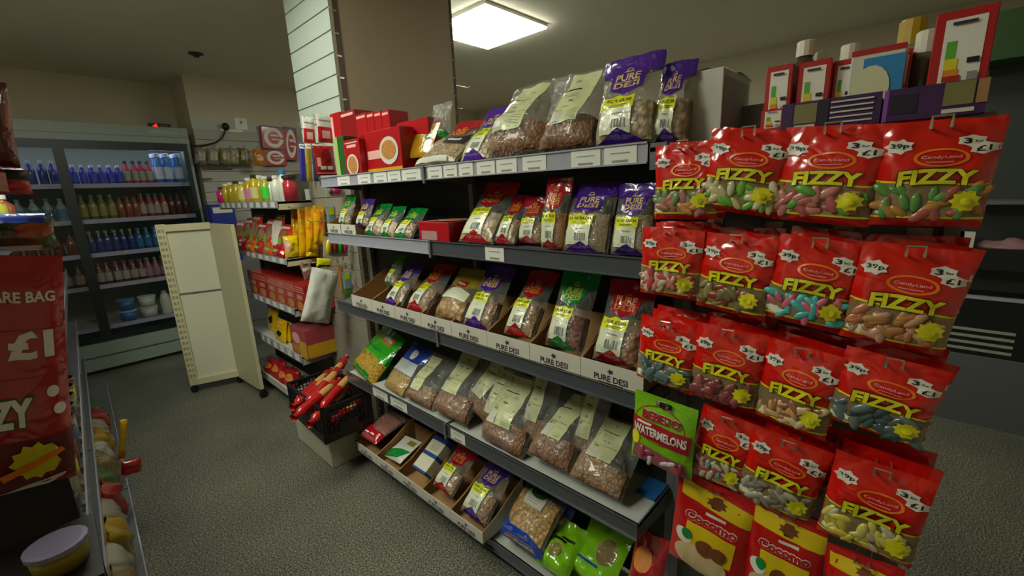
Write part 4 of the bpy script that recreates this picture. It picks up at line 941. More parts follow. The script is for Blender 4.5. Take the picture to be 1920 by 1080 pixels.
# ================================================================== FAR SHELVES
YA, YB = 2.885, 4.16
r = root('shelving_bay', 'far shelving frame behind the cream stand', 'shelving', (0, 0, 0))
MB().box((XB, YA-.02, .03), (XB+.03, YB, 1.66)).build('back_panel', mat('far_back', '4a4a40', .6), r)
for y in (YA+.008, YB-.02): MB().box((XB-.022, y-.012, 0), (XB, y+.012, 1.66)).build('upright', M_STEEL, r)
MB().box((1.03, YA, 0), (XB, YB, .045)).build('kick_plinth', M_DARK, r)
FS = [(-.012, -.058), (-.371, -.412), (-.696, -.742), (-1.022, -1.078), (-1.375, -1.435)]
for i, (zt, zb) in enumerate(FS):
    c = (1.0, (YA+YB)/2, CAMZ+zt)
    r = root('gondola_shelf', '%s grey shelf of the far shelving behind the cream stand' % NM[i], 'shelf', c, group='shelves of the far shelving')
    h = (YB-YA)/2
    MB().box((.004, -h, -.02), (XB-1-.023, h, -.006)).build('deck', M_DECK, r)
    mb = MB().box((-.001, -h, zb-zt), (.004, h, 0), 0)
    for k in range(9): mb.box((-.0018, -h+.05+k*.135, zb-zt+.006), (-.001, -h+.05+k*.135+.07, -.006), 1)
    mb.build('ticket_strip', [M_LIPL, M_TICKET], r)
    for y in (-h, h-.004): MB().box((0, y, zb-zt-.01), (XB-1-.023, y+.004, -.003)).build('side_bracket', M_CREAM if i < 2 else M_DECK, r)
def fz(i): return CAMZ+FS[i][0]-.006
# shelf one: oils and toiletries
items = [(417, 'd0207a', .13, 'b', 'magenta bottle at the far left end of the toiletries shelf'), (427, 'b8a21c', .155, 'b', 'amber oil bottle next to the magenta bottle'), (437, 'a89418', .155, 'b', 'amber oil bottle second from the magenta bottle'),
 (447, 'b3a020', .165, 'b', 'oil bottle behind the cream labels'), (458, 'c9bf5c', .15, 'l', 'oil bottle with a cream label'), (470, 'b89a10', .175, 'p', 'golden oil bottle with a pink label'), (482, 'c0a41c', .185, 'l', 'golden oil bottle right of the pink label'),
 (492, 'b49c18', .18, 'b', 'golden oil bottle with a dark cap'), (502, '9aa83a', .165, 'g', 'bottle with a bright green label'), (512, 'd6d8cc', .15, 'w', 'slim white bottle next to the green label'), (522, 'cfd2c4', .16, 'w', 'white bottle right of the slim white one'), (536, 'd2d4c6', .19, 'w', 'tall white bottle with a light blue cap'), (548, 'a82c3a', .15, 'b', 'round red jar on the toiletries shelf')]
labs = {'l': mat('cream_label', 'cfca8a', .5), 'p': mat('pink_label', 'cf7ab0', .5), 'g': mat('green_label', '3fcf3a', .5), 'b': None, 'w': None}
for k, (px, c, h, kd, l) in enumerate(items):
    x = 1.05+.03*(k % 2); q = onx(px, 375, x)
    capc = M_CAPW if k % 3 else mat('cap_dark', '2a2622', .4)
    if k == 11: capc = mat('cap_blue', '1f7ac0', .4)
    bottle('oil_bottle' if k < 9 else 'toiletry_bottle', l, 'bottle', x, q.y, fz(0), .034 if k != 12 else .042, h, mat('bottle_'+c, c, .2, nz=.05, coat=.5), capc, 'bottles on the far toiletries shelf', .45 if k != 12 else .8, labs[kd])
for k, (px, y, w_, h, c, l) in enumerate(((546, 3.02, .05, .1, '7a5a2c', 'brown knick-knack box at the near end of the toiletries shelf'), (590, 2.95, .05, .07, 'b9bab2', 'small pale box at the near shelf corner'))):
    q = ony(px, 375, y); carton('small_carton', l, 'carton', (q.x-.02, y-.03, fz(0)), (min(q.x+.05, 1.21), y+.03, fz(0)+h), mat('small_'+c, c, .5, nz=.2, nscale=60), 'cartons on the far toiletries shelf')
# boxed posters with a big C on the wall behind
for k, (px4, y, l) in enumerate((([(489, 236), (533, 238), (536, 280), (494, 279)], 5.36, 'upper left red box with a white ring emblem'), ([(533, 238), (555, 240), (558, 300), (537, 300)], 5.36, 'upper right red box with a white ring emblem, partly hidden'), ([(494, 281), (535, 281), (538, 311), (500, 309)], 5.36, 'lower red box with a white ring emblem'))):
    M, W, H = placard('', '', '', px4, y, None)
    r = root('emblem_carton', l, 'carton', mtx=M, group='red ring emblem boxes')
    MB().box((-W/2, 0, 0), (W/2, .05, H)).build('carton', MR, r)
    S = Sheet(W, H, 0, 'pillow', 1, 0); mb = MB()
    for sh, mi, off in ((ring(0, .5, .42, .44, .16), 0, .002), (ell(0.05, .5, .22, .22), 1, .003), (rect(-.5, .94, .5, 1), 2, .003), (rect(.1, .46, .5, .54), 1, .004), (rect(-.15, .56, .2, .64), 0, .005), (rect(-.1, .40, .25, .45), 0, .005)):
        vs, fs = sh; n = len(mb.v)
        for (u, v) in vs: mb.v.append(Vector((u*W, -off, v*H)))
        for f in fs: mb.f.append(tuple(n+i_ for i_ in f)); mb.mi.append(mi)
    mb.build('print', [M_WHITE, MR, mat('blue_grey_edge', '6a7a9a', .5)], r)
# shelf two: mixed red and green bags
def farbag(name, label, cat, group, px, y0, y1, z, h, lean, base, decals, mats, seed, x=1.02, d=.05, nuts=None, roll=0):
    M = Matrix.Translation((x, (y0+y1)/2, z)) @ Matrix.Rotation(-PI/2, 4, 'Z') @ Matrix.Rotation(-lean, 4, 'X') @ Matrix.Rotation(roll, 4, 'Y')
    return print_bag(name, None, None, None, base, label, cat, group, seed, decals, mats, nuts, .4, 'pillow', d, M=M, w=abs(y1-y0), h=h, crinkle=1.6)
def yx(px, x=1.02, z=-.3):
    lo, hi = .2, 8
    for _ in range(50):
        mid = (lo+hi)/2; d = Vector((x, mid, z)); q = 960+FPX*d.dot(RT)/d.dot(FW)
        if q > px: lo = mid
        else: hi = mid
    return lo
LG = foil('chip_green', '7ab82a'); 
xs = [432, 447, 460, 473, 486, 500, 513, 529]
dsc = ['red and green snack bag behind the cream stand edge', 'red snack bag with a green stripe, second from the cream stand', 'red snack bag with a brown picture, third from the cream stand', 'dark red snack bag in the middle of the far second shelf', 'red snack bag with a lime corner', 'red bag with a big white label', 'red snack bag below the white label bag', 'orange red snack bag beside the yellow heap']
for k in range(7):
    y1, y0 = yx(xs[k]), yx(xs[k+1]+4)
    dec = [(poly(((-.5, .1), (.3, .1), (-.1, .6), (-.5, .5))), 1), (ell(.15, .6, .25, .2), 2), (rect(-.4, .85, .4, .92), 3)]
    if k == 5: dec = [(rect(-.42, .25, .42, .85), 3), (rect(-.5, .9, .5, 1), 1)]
    farbag('snack_bag', dsc[k], 'snack bag', 'red snack bags on the far second shelf', 0, y0, y1, fz(1), .22+.03*(k % 3), .3, M_RED if k % 2 else foil('chip_red', 'c8321c'), dec, [LG, M_TAN, M_CARDW], 400+k, x=1.03)
for k in range(5):
    y1, y0 = yx(445+k*17), yx(462+k*17)
    farbag('snack_bag', ['small crumpled red bag %s' % s for s in ('nearest the cream stand in the front heap', 'second in the front heap', 'in the middle of the front heap', 'fourth in the front heap', 'closest to the yellow bag in the front heap')][k], 'snack bag', 'crumpled bags along the far second shelf edge', 0, y0, y1, fz(1), .10, .5, M_RED if k % 2 == 0 else foil('chip_orange', 'c4551c'), [(rect(-.5, .3, .2, .5), 1)], [LG], 420+k, x=1.005, d=.06)
# shelf three: red biscuit packs
for k in range(6):
    y1, y0 = yx(466+k*17.5, 1.01, -.6), yx(466+(k+1)*17.5, 1.01, -.6)
    r, hx, hy, H = carton('biscuit_pack', ['red biscuit pack %s' % s for s in ('beside the cream stand on the far third shelf', 'second from the cream stand', 'with a biscuit picture, third from the cream stand', 'with a biscuit picture, fourth from the cream stand', 'fifth from the cream stand', 'right behind the hanging white bag')][k], 'biscuit pack',
        (1.01, y0+.004, fz(2)), (1.2, y1-.004, fz(2)+.175), mat('pack_red', 'b02a24', .35, nz=.1, coat=.5), 'red biscuit packs on the far third shelf', prints=[('x', 0, .88, 1, .9, M_PINK), ('x', 0, .8, 1, .82, M_PINK), ('x', 0, .72, 1, .74, M_PINK), ('x', .2, .45, .8, .62, mat('pack_pink', 'c98a80', .5))])
    card_disc(r, 'x', .5, .22, .36, .17, MBOWL, hx, hy, H, 'biscuit_picture')
# shelf four: yellow packs and wheat box
for k, (pa, pb, h, l, x) in enumerate(((498, 515, .24, 'yellow bag at the back left of the far fourth shelf', 1.09), (512, 531, .17, 'yellow bag with a black mark in front on the far fourth shelf', 1.03), (524, 540, .15, 'small yellow bag touching the pink and yellow carton', 1.06))):
    farbag('yellow_snack_bag', l, 'snack bag', 'yellow bags on the far fourth shelf', 0, yx(pb, x, -.9), yx(pa, x, -.9), fz(3), h, .2, foil('yellow_pack', 'dcb50a'), [(ell(.1, .4, .2, .12), 1), (rect(-.4, .75, .4, .8), 2)], [M_BLK, M_ORNG], 430+k, x=x)
a, b = yx(548, 1.01, -.95), yx(577, 1.01, -.95)
r, hx, hy, H = carton('wheat_carton', 'pink and yellow carton with biscuit pictures at the near end of the far fourth shelf', 'carton', (1.005, b, fz(3)), (1.21, a, fz(3)+.19), mat('carton_rose', 'a8464c', .4, nz=.1), 'cartons on the far fourth shelf', prints=[('x', .1, .1, .7, .4, MBOWL), ('y', .02, .05, .98, .5, MY), ('y', .1, .02, .95, .2, MBOWL, 'biscuit_row'), ('x', .55, .0, 1, .6, MY), ('t', 0, 0, 1, 1, mat('carton_rose_top', '8f3f44', .5))])
card_disc(r, 'x', .4, .65, .25, .2, M_PINK, hx, hy, H)
# bottom shelf
for k in range(4):
    y1, y0 = yx(492+k*13, 1.02, -1.3), yx(507+k*13, 1.02, -1.3)
    farbag('snack_bag', ['shiny red bag %s on the far bottom shelf' % s for s in ('at the left end', 'second', 'third', 'nearest the black crate')][k], 'snack bag', 'red bags on the far bottom shelf', 0, y0, y1, fz(4), .13+.02*(k % 2), .5, M_RED, [(ell(.1, .5, .3, .2), 1)], [M_GOLDO], 440+k, x=1.02, d=.07)
o = carton('white_tray', 'white tray front on the far bottom shelf', 'tray', (.985, yx(538, .985, -1.38), fz(4)-.03), (.998, yx(491, .985, -1.36), fz(4)+.025), M_CARDW)

# ================================================================== CRATE ON A WHITE BOX
r = root('storage_box', 'plain white box standing on the floor under the black crate', 'box', (.965, 2.50, 0), .0)
mb = MB(); w_, l_, h_ = .11, .245, .245
for a, b in (((-w_, -l_, 0), (w_, l_, .006)), ((-w_, -l_, 0), (-w_+.005, l_, h_)), ((w_-.005, -l_, 0), (w_, l_, h_)), ((-w_, -l_, 0), (w_, -l_+.005, h_)), ((-w_, l_-.005, 0), (w_, l_, h_))): mb.box(a, b)
bevel(mb.build('box_body', mat('box_offwhite', 'c3c0aa', .6), r), .002)
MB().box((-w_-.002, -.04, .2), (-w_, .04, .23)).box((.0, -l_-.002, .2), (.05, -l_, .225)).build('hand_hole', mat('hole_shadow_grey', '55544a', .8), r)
KC = root('mesh_crate', 'black plastic mesh crate piled with red wrapped baguettes', 'crate', (.925, 2.355, .247), -.03)
def crate_side(mb, p0, p1, h, nz_):
    """lattice wall from p0 to p1"""
    p0 = Vector(p0); p1 = Vector(p1); d = (p1-p0); L = d.length; d.normalize(); nrm = Vector((-d.y, d.x, 0)); t = .004
    M = Matrix.Identity(4)
    for i, v in enumerate((d, nrm, Vector((0, 0, 1)))):
        for j in range(3): M[j][i] = v[j]
    M.translation = p0
    mb.box((0, -t, 0), (L, t, .045), 0, M); mb.box((0, -t*1.6, h-.02), (L, t*1.6, h), 0, M)
    mb.box((0, -t*1.5, 0), (.014, t*1.5, h), 0, M); mb.box((L-.014, -t*1.5, 0), (L, t*1.5, h), 0, M)
    mb.box((L*.32, -t*.9, .04), (L*.68, t*.9, h*.42), 0, M)
    n = int(L/.02)
    for i in range(1, n): mb.box((i*L/n-.0022, -t*.6, .04), (i*L/n+.0022, t*.6, h-.015), 0, M)
    m_ = int((h-.06)/.02)
    for k in range(1, m_+1): mb.box((.01, -t*.6, .045+k*.02-.0022), (L-.01, t*.6, .045+k*.02+.0022), 0, M)
CW, CL, CH = .133, .243, .20
for nme, a, b in (('near_side', (-CW, -CL, 0), (CW, -CL, 0)), ('far_side', (CW, CL, 0), (-CW, CL, 0)), ('aisle_side', (-CW, CL, 0), (-CW, -CL, 0)), ('shelf_side', (CW, -CL, 0), (CW, CL, 0))):
    mb = MB(); crate_side(mb, a, b, CH, 0); mb.build('mesh_side', M_DARK, KC)
MB().box((-CW, -CL, 0), (CW, CL, .008)).build('crate_floor', M_DARK, KC)
BRD = mat('baguette_crust', 'c79a55', .5, nz=.2, nscale=40); WR = foil('bread_wrap_red', 'b5161a'); 
def baguette(label, x, y, z, az, pit, L=.34, rr=.028, k=0):
    M = Matrix.Translation((x, y, z)) @ Matrix.Rotation(az, 4, 'Z') @ Matrix.Rotation(pit, 4, 'Y')
    r = root('baguette', label, 'wrapped bread', mtx=M, group='wrapped baguettes in the black crate')
    Q = Matrix.Rotation(PI/2, 4, 'Y')
    MB().lathe([(.006, -L*.5), (rr*.8, -L*.44), (rr, -L*.2), (rr, L*.2), (rr*.8, L*.44), (.006, L*.5)], 10, 0, Q).build('bread', BRD, r, True)
    mb = MB(); pr = []
    for i in range(9):
        t = i/8; zz = -L*.56+t*L*.62; q = [.9, .45, 1.12, 1.14, 1.08, 1.15, 1.1, 1.14, 1.1][i]*rr
        pr.append((q, zz))
    mb.lathe(pr, 12, 0, Q, caps=False)
    mb.lathe([(rr*1.1, L*.36), (rr*1.1, L*.47), (rr*.35, L*.53), (rr*.8, L*.59)], 12, 0, Q, caps=False)
    mb.build('wrapper', WR, r, True)
    MB().lathe([(rr*1.10, -L*.12), (rr*1.10, .0)], 12, 0, Q, caps=False).build('label_band', M_PINK if k % 2 else M_CARDW, r, True)
bl = ['poking out farthest over the aisle side', 'on top with its pale crust showing', 'crossing the top of the pile', 'nearest the crate front corner', 'leaning up towards the slatwall', 'deep in the crate at the far side', 'at the far end of the crate', 'in the middle under the top ones', 'lowest in the front of the crate']
for k, (dx, dy, dz, az, pit) in enumerate(((-.10, -.10, .20, .40, -.16), (-.06, -.16, .175, .46, -.20), (-.03, -.03, .225, .50, -.24), (.0, -.13, .215, .52, -.22), (.04, .02, .235, .55, -.35), (-.05, .06, .18, .42, -.14), (-.02, .14, .17, .5, -.16), (0, -.06, .13, .45, -.1), (.0, -.18, .10, .45, 0))):
    baguette('red wrapped baguette '+bl[k], .925+dx, 2.355+dy, .247+dz, az, pit, .30 if k < 7 else .22, .024, k)

# ================================================================== CREAM STAND ON CASTORS
A = Vector((.585, 4.13, 0)); C_ = Vector((.914, 3.568, 0)); B = onz(449, 703, .07); B = Vector((B.x, B.y, 0))
r = root('shelf_stand', 'empty cream steel display stand on black castors in the aisle', 'display stand', (A.x, A.y, 0))
HS = CAMZ-.155
def wallbox(mb, p, q, z0, z1, t, mi=0, off=0):
    d = (q-p); L = d.length; d.normalize(); n = Vector((-d.y, d.x, 0)); M = Matrix.Identity(4)
    for i, v in enumerate((d, n, Vector((0, 0, 1)))):
        for j in range(3): M[j][i] = v[j]
    M.translation = p-A
    mb.box((0, off-t, z0), (L, off+t, z1), mi, M); return M, L
mb = MB(); M, L = wallbox(mb, A, B, .12, HS, .006); mb.build('back_panel', M_CREAM2, r)
mb = MB(); mb.box((-.0, -.03, .07), (L, .02, .12), 0, M); mb.build('bottom_rail', M_CREAM, r)
mb = MB(); mb.box((0, -.03, HS-.05), (L, .02, HS), 0, M); mb.build('top_rail', M_CREAM, r)
mb = MB(); mb.box((.02, -.012, HS*.60), (L, -.004, HS*.60+.012), 0, M); mb.build('seam_strip', M_STEEL, r)
mb = MB(); mb.box((-.02, -.03, .07), (.035, .02, HS+.004), 0, M)
for k in range(26): mb.box((-.012, -.032, .14+k*.046), (.006, -.030, .162+k*.046), 1, M); mb.box((.014, -.032, .14+k*.046), (.026, -.030, .162+k*.046), 1, M)
mb.build('slotted_upright', [M_CREAM, mat('slot_shadow', '9a9478', .6)], r)
mb = MB(); wallbox(mb, C_, B, .06, HS-.01, .012)
mb.build('side_panel', M_CREAM, r)
for p in (A, B, C_):
    c = p-A; mb = MB(); mb.lathe([(.028, -.012), (.028, .012)], 14, 0, Matrix.Translation((c.x, c.y, .03)) @ Matrix.Rotation(PI/2, 4, 'X')); mb.box((c.x-.02, c.y-.018, .03), (c.x+.02, c.y+.018, .07)); mb.build('castor', M_DARK, r)

# ================================================================== FRIDGE
FY = 5.34; FX0, FX1 = -.72, 1.13; FH = CAMZ+.70
MFR = mat('fridge_body', '8a9890', .4, nz=.03); MFI = mat('fridge_inside', '7d8478', .5); MFD = mat('fridge_door_frame', '0f1c20', .35, coat=.3)
r = root('display_fridge', 'wide glass door drinks fridge with a pale grey header against the far wall', 'fridge', ((FX0+FX1)/2, FY, 0))
hw = (FX1-FX0)/2
def fb(name, parts, mm):
    mb = MB()
    for a, b in parts: mb.box(a, b)
    return mb.build(name, mm, r)
fb('header', [((-hw, 0, 2.06), (hw, .6, FH)), ((-hw, -.008, 2.115), (hw, 0, FH)), ((-hw, -.016, 2.055), (hw, 0, 2.10))], MFR)
fb('cabinet_side', [((-hw, 0, .03), (-hw+.035, .6, 2.06))], MFR); fb('cabinet_side', [((hw-.035, 0, .03), (hw, .6, 2.06))], MFR)
fb('cabinet_back', [((-hw+.03, .56, .03), (hw-.03, .6, 2.06))], MFI)
fb('base', [((-hw, -.01, .04), (hw, .6, .30)), ((-hw, -.03, .17), (hw, 0, .29))], MFR)
fb('kick_plate', [((-hw+.02, .03, 0), (hw-.02, .55, .04))], M_DARK)
fb('badge', [((hw-.30, -.0095, 2.14), (hw-.08, -.008, 2.17))], mat('badge_grey', '9aa59a', .4))
MGLS = mat('fridge_glass', '2a3a36', .05, nz=0, alpha=.13, spec=1.0)
for (x0, x1) in ((-hw+.03, .205-(FX0+FX1)/2), (.205-(FX0+FX1)/2, hw-.03)):
    t = .035
    d = fb('sliding_door', [((x0, -.03, .30), (x0+t, 0, 2.055)), ((x1-t, -.03, .30), (x1, 0, 2.055)), ((x0+t, -.03, .30), (x1-t, 0, .345)), ((x0+t, -.03, 1.985), (x1-t, 0, 2.055))], MFD)
    g = MB().box((x0+t, -.018, .345), (x1-t, -.012, 1.985)).build('glass', MGLS, d)
FZ = [1.69, 1.38, 1.08, .79, .41]
for k, z in enumerate(FZ):
    s = fb('fridge_shelf', [((-hw+.036, .08, z-.012), (hw-.036, .55, z))], mat('fridge_shelf_mat', 'a3a8a0', .4))
    q = fb('shelf_strip', [((-hw+.036, .072, z-.03), (hw-.036, .08, z+.008))], mat('fridge_strip', 'a9a6c0', .35)); q.parent = s
FT = MB().box((-hw+.05, .10, 2.03), (hw-.05, .14, 2.05)).build('fridge_lamp', mat('fridge_lamp', 'ffffff', .5, nz=0, emit=('dfe8ff', 7)), r)
ordn = ['first', 'second', 'third', 'fourth', 'fifth', 'sixth', 'seventh', 'eighth', 'ninth', 'tenth', 'eleventh', 'twelfth', 'thirteenth', 'fourteenth', 'fifteenth']
def drow(kshelf, xa, xb, n, rr, h, cols, capc, lab, label, group, neck=.35, shoulder=.62, sy=.13, rows=2, name='drink_bottle'):
    bm = mat('drink_'+cols, cols, .25, nz=.1, coat=.5); cm = mat('dcap_'+capc, capc, .4); lm = mat('dlab_'+lab, lab, .4) if lab else None
    proto = None
    for j in range(rows):
        for i in range(n):
            x = xa+(xb-xa)*(i+.5)/n+random.uniform(-.004, .004); y = FY+sy+j*rr*2.3; z = FZ[kshelf]+.0005
            lb = ('%s from the left, ' % ordn[i] + ('front row, ' if rows > 1 and j == 0 else 'row behind, ' if rows > 1 else '')) + label
            if proto is None: proto = bottle(name, lb, 'bottle', x, y, z, rr, h, bm, cm, group, neck, lm, shoulder=shoulder, k=10)
            else:
                c = proto.copy(); COL.objects.link(c); c.location = (x, y, z); c['label'] = lb
                for ch in proto.children: d = ch.copy(); COL.objects.link(d); d.parent = c
x0 = FX0+.06
drow(0, .24, .60, 6, .026, .17, '2b2fa0', 'c0c4d8', '3a42b8', 'small blue bottle, top fridge shelf', 'blue bottles on the top fridge shelf')
drow(0, .60, .82, 4, .026, .21, 'a83050', '223026', '9aa08c', 'pink bottle with a dark cap, top fridge shelf', 'pink bottles on the top fridge shelf')
drow(0, .82, 1.06, 3, .036, .28, '3f7cc8', 'cdd6ea', 'd6deee', 'light blue bottle, top fridge shelf', 'light blue bottles on the top fridge shelf', neck=.7, shoulder=.6)
drow(0, x0, -.2, 7, .03, .2, '8a7a1c', '3a3424', None, 'yellow drink bottle behind the left fridge door', 'yellow bottles behind the left fridge door', rows=1)
drow(0, -.15, .18, 5, .03, .2, '2b2f80', '9aa0b8', None, 'dark blue bottle behind the left fridge door', 'dark blue bottles behind the left fridge door', rows=1)
drow(1, .24, .50, 4, .032, .22, '6a7028', '4f7a2c', '8a8440', 'yellow green drink bottle on the second fridge shelf', 'yellow green bottles on the second fridge shelf')
drow(1, .50, .66, 3, .028, .20, '8a4c2c', '5a3a24', None, 'orange brown bottle on the second fridge shelf', 'orange brown bottles on the second fridge shelf')
drow(1, .66, .88, 4, .028, .22, '8f3a3c', '4a6a34', 'a89a90', 'red bottle with green cap, second fridge shelf', 'red bottles with green caps on the second fridge shelf')
drow(1, .88, 1.06, 3, .028, .21, '5c2422', '2a2420', None, 'dark red bottle, second fridge shelf', 'dark red bottles on the second fridge shelf')
drow(1, x0, .18, 10, .035, .2, '8f9c9a', '4a7a9c', '3f78a8', 'pale blue labelled bottle, left fridge door, second shelf', 'pale bottles behind the left fridge door', rows=1)
drow(2, .24, .58, 6, .028, .2, '22306e', '8a8c3c', '1c2c7a', 'navy bottle with yellow cap, third fridge shelf', 'navy bottles on the third fridge shelf')
drow(2, .58, 1.06, 8, .03, .2, '1f5f8c', '3a78b0', '2a6aa4', 'teal blue bottle on the third fridge shelf', 'teal bottles on the third fridge shelf')
drow(2, x0, .18, 10, .035, .2, '6e3018', '2c1c14', None, 'brown bottle behind the left fridge door, third shelf', 'brown bottles behind the left fridge door', rows=1)
drow(3, .24, .60, 6, .03, .2, '5c2026', '8a3038', '9c948a', 'dark red pale labelled bottle, fourth fridge shelf', 'dark red bottles on the fourth fridge shelf')
drow(3, .60, 1.06, 8, .03, .2, '7a4a44', '6a8048', 'a0708a', 'brownish pink bottle on the fourth fridge shelf', 'brownish bottles on the fourth fridge shelf')
drow(3, x0, .18, 10, .033, .2, '6a2430', '3a3430', '8f8a80', 'maroon bottle behind the left fridge door, fourth shelf', 'maroon bottles behind the left fridge door', rows=1)
# tubs and milk on the lowest shelf
def tub(label, x, y, z, c, capc):
    r = root('plastic_tub', label, 'tub', (x, y, z), group='tubs on the lowest fridge shelf')
    MB().lathe([(.055, 0), (.07, .09)], 16).build('tub', mat('tub_'+c, c, .4), r, True); MB().lathe([(.073, .09), (.073, .105)], 16).build('lid', mat('tub_'+capc, capc, .4), r)
for x, y, z, c, d, l in ((.40, .16, 0, '2a62b0', 'a9b4c4', 'blue tub in front at the left of the lowest fridge shelf'), (.56, .16, 0, 'b9bfb4', 'c9cfc4', 'white tub beside the front blue tub'), (.40, .16, .106, '2f5f9a', '5a84b0', 'blue tub stacked on the front blue tub'), (.56, .16, .106, 'c0c6ba', 'd0d4c8', 'white tub stacked on the white tub')):
    tub(l, x, FY+y, FZ[4]+.0005+z, c, d)
for k in range(4):
    x = .70+k*.10; r = root('milk_jug', 'white milk jug on the lowest fridge shelf, %s of four from the left' % ordn[k], 'milk', (x, FY+.16, FZ[4]), group='milk jugs on the lowest fridge shelf')
    MB().lathe([(.042, 0), (.045, .02), (.045, .15), (.03, .2), (.018, .215)], 12).build('jug', mat('milk_white', 'c3c9b8', .4), r, True)
    MB().lathe([(.021, .215), (.021, .235)], 10).build('cap', mat('milk_cap', '8fae8a', .4), r)
    MB().tube([(.04, 0, .19), (.062, 0, .17), (.06, 0, .12), (.044, 0, .1)], .008, 6).build('handle', mat('milk_white', 'c3c9b8', .4), r)
# controller with red digits on the fridge roof
q = ony(298, 231, FY+.1)
r = root('temperature_display', 'small black box with glowing red digits on the fridge roof', 'display', (q.x, FY+.1, FH))
MB().box((-.085, -.02, 0), (.085, .02, .045)).build('housing', M_DARK, r)
mb = MB()
vs, fs = text('-8', -.055, .009, -.02, .036, .03)
n = 0; mb.v = [Vector((u, -.0206, v)) for u, v in vs]; mb.f = list(fs); mb.mi = [0]*len(fs)
mb.build('digits', mat('red_led', 'ff2a1a', .5, nz=0, emit=('ff1408', 3.0)), r)
MB().box((.0, -.0206, .012), (.05, -.02, .032)).build('dim_display', mat('dim_led', '6a1c14', .4), r)

# ================================================================== WALL SLATWALL RIGHT OF THE FRIDGE
r = root('wall_slatwall', 'grey slatwall panel on the far wall right of the fridge', 'display panel', (0, 0, 0))
mb = MB()
for k in range(18): mb.box((1.2, 5.42, .35+k*.104), (2.9, 5.448, .35+k*.104+.098), 0)
mb.build('slat_board', M_SLATG, r); MB().box((1.2, 5.438, .3), (2.9, 5.449, 2.3)).build('backing', M_SLAT, r)
q = ony(453, 232, 5.42)
r = root('wall_socket', 'white switched socket on the wall above the slatwall', 'socket', (q.x, 5.449, q.z))
bevel(MB().box((-.06, -.015, -.06), (.06, 0, .06)).build('plate', M_WHITE, r), .004); MB().box((-.01, -.02, .0), (.012, -.015, .03)).build('switch', M_PRINT, r)
q = ony(422, 238, 5.40)
r = root('wall_plug', 'black plug in a white adaptor at the top of the slatwall', 'plug', (q.x, 5.42, q.z))
MB().box((-.05, -.02, -.045), (.16, .0, -.02)).build('adaptor', M_WHITE, r); MB().blob((0, -.04, 0), (.035, .035, .04), 0, 12, 8).build('plug', M_DARK, r, True)
pts = [ony(*p, 5.38) for p in ((422, 245), (417, 258), (405, 267), (385, 272), (362, 274))]
tag(MB().tube(pts, .008, 6).build('power_cable', M_DARK), 'black cable sagging from the plug to the fridge', 'cable')
GB = 'packs hanging on the far slatwall'
for k, (px, c, l) in enumerate(((375, '8a7d70', 'clear bag of pale tubes next to the fridge side'), (398, '9a8c80', 'clear bag of pale tubes second from the fridge'), (421, '8a8658', 'olive mesh bag hanging in the middle of the far slatwall'), (437, '9c9a78', 'pale olive bag right of the mesh bag'), (455, '6f6c34', 'dark olive round bag before the orange pack'))):
    hang('mesh_bag', l, 'hanging bag', [(px-11, 278), (px+11, 278), (px+12, 308), (px-10, 307)], 5.3, foil('bagtone_'+c, c, bump=.01, bscale=15), [(ell(-.15, .5, .16, .3), 1), (ell(.2, .5, .14, .28), 1)], [mat('bag_pale', 'b5ab98', .4, nz=.2)], 500+k, .12, group=GB, cr=1.5)
hang('snack_pack', 'orange pack with a pale print at the right of the far slatwall bags', 'packet', [(472, 280), (495, 282), (500, 311), (476, 312)], 5.2, foil('orange_pack', 'c07a18'), [(rect(-.25, .35, .3, .55), 1)], [M_PINK], 510, .06, group=GB)
for k, (px, py) in enumerate(((370, 275), (400, 276), (430, 277), (455, 278), (480, 279))):
    q = ony(px, py, 5.3); hk = root('display_hook', 'wire hook %s along the upper row of the far slatwall' % ('nearest the fridge', 'second from the fridge', 'third from the fridge', 'fourth from the fridge', 'above the orange pack')[k], 'hook', (q.x, 5.42, q.z), group='hooks on the far slatwall')
    MB().tube([(0, 0, 0), (0, -.16, 0), (0, -.18, .015)], .005, 5).build('prong', M_METAL, hk)
for k, (pa, pb, py) in enumerate(((378, 440, 315), (376, 398, 335))):
    a = ony(pa, py, 5.38); b = ony(pb, py, 5.38)
    tag(MB().tube([a, b], .007, 5).build('display_rail', M_METAL), ('upper thin white rail across the far slatwall', 'short lower white rail on the far slatwall')[k], 'rail')
q = ony(402, 403, 5.2)
r = carton('blue_carton', 'deep blue carton peeking out behind the cream stand top', 'carton', (FX1+.012, 5.1, 0.9), (q.x+.16, 5.3, CAMZ-.03), mat('carton_deep_blue', '1c2f8a', .4), prints=[('y', .1, .85, .9, .95, M_GREYF)])
r = carton('plinth_cupboard', 'low cupboard under the deep blue carton, hidden behind the cream stand', 'cupboard', (FX1+.01, 5.0, 0), (q.x+.4, 5.41, .9), M_STEEL)

# ================================================================== LEFT GONDOLA (slightly turned)
ANG = math.radians(1.95)
LGM = Matrix.Translation((-.10, 0, 0)) @ Matrix.Rotation(-ANG, 4, 'Z')   # local y runs along the aisle, local +x faces it
def lroot(name, label, cat, loc, group=None, rz=0):
    return root(name, label, cat, mtx=LGM @ Matrix.Translation(loc) @ Matrix.Rotation(rz, 4, 'Z'), group=group)
LY0, LY1 = .98, 4.6
r = lroot('shelving_bay', 'dark shelving frame on the left side of the aisle', 'shelving', (-.36, 0, 0))
MB().box((-.03, LY0, .03), (0, LY1, 1.5)).build('back_panel', M_BACK, r)
for y in (LY0, 1.9, 2.8, 3.7, LY1): MB().box((0, y-.012, 0), (.03, y+.012, 1.5)).build('upright', M_STEEL, r)
MB().box((.0, LY0, 0), (.31, LY1, .045)).build('kick_plinth', M_DARK, r)
LZ = [(.10, .0), (.36, -.03), (.66, -.02), (1.04, 0), (1.40, -.06)]
ln = ['bottom', 'second lowest', 'middle', 'fourth', 'top']
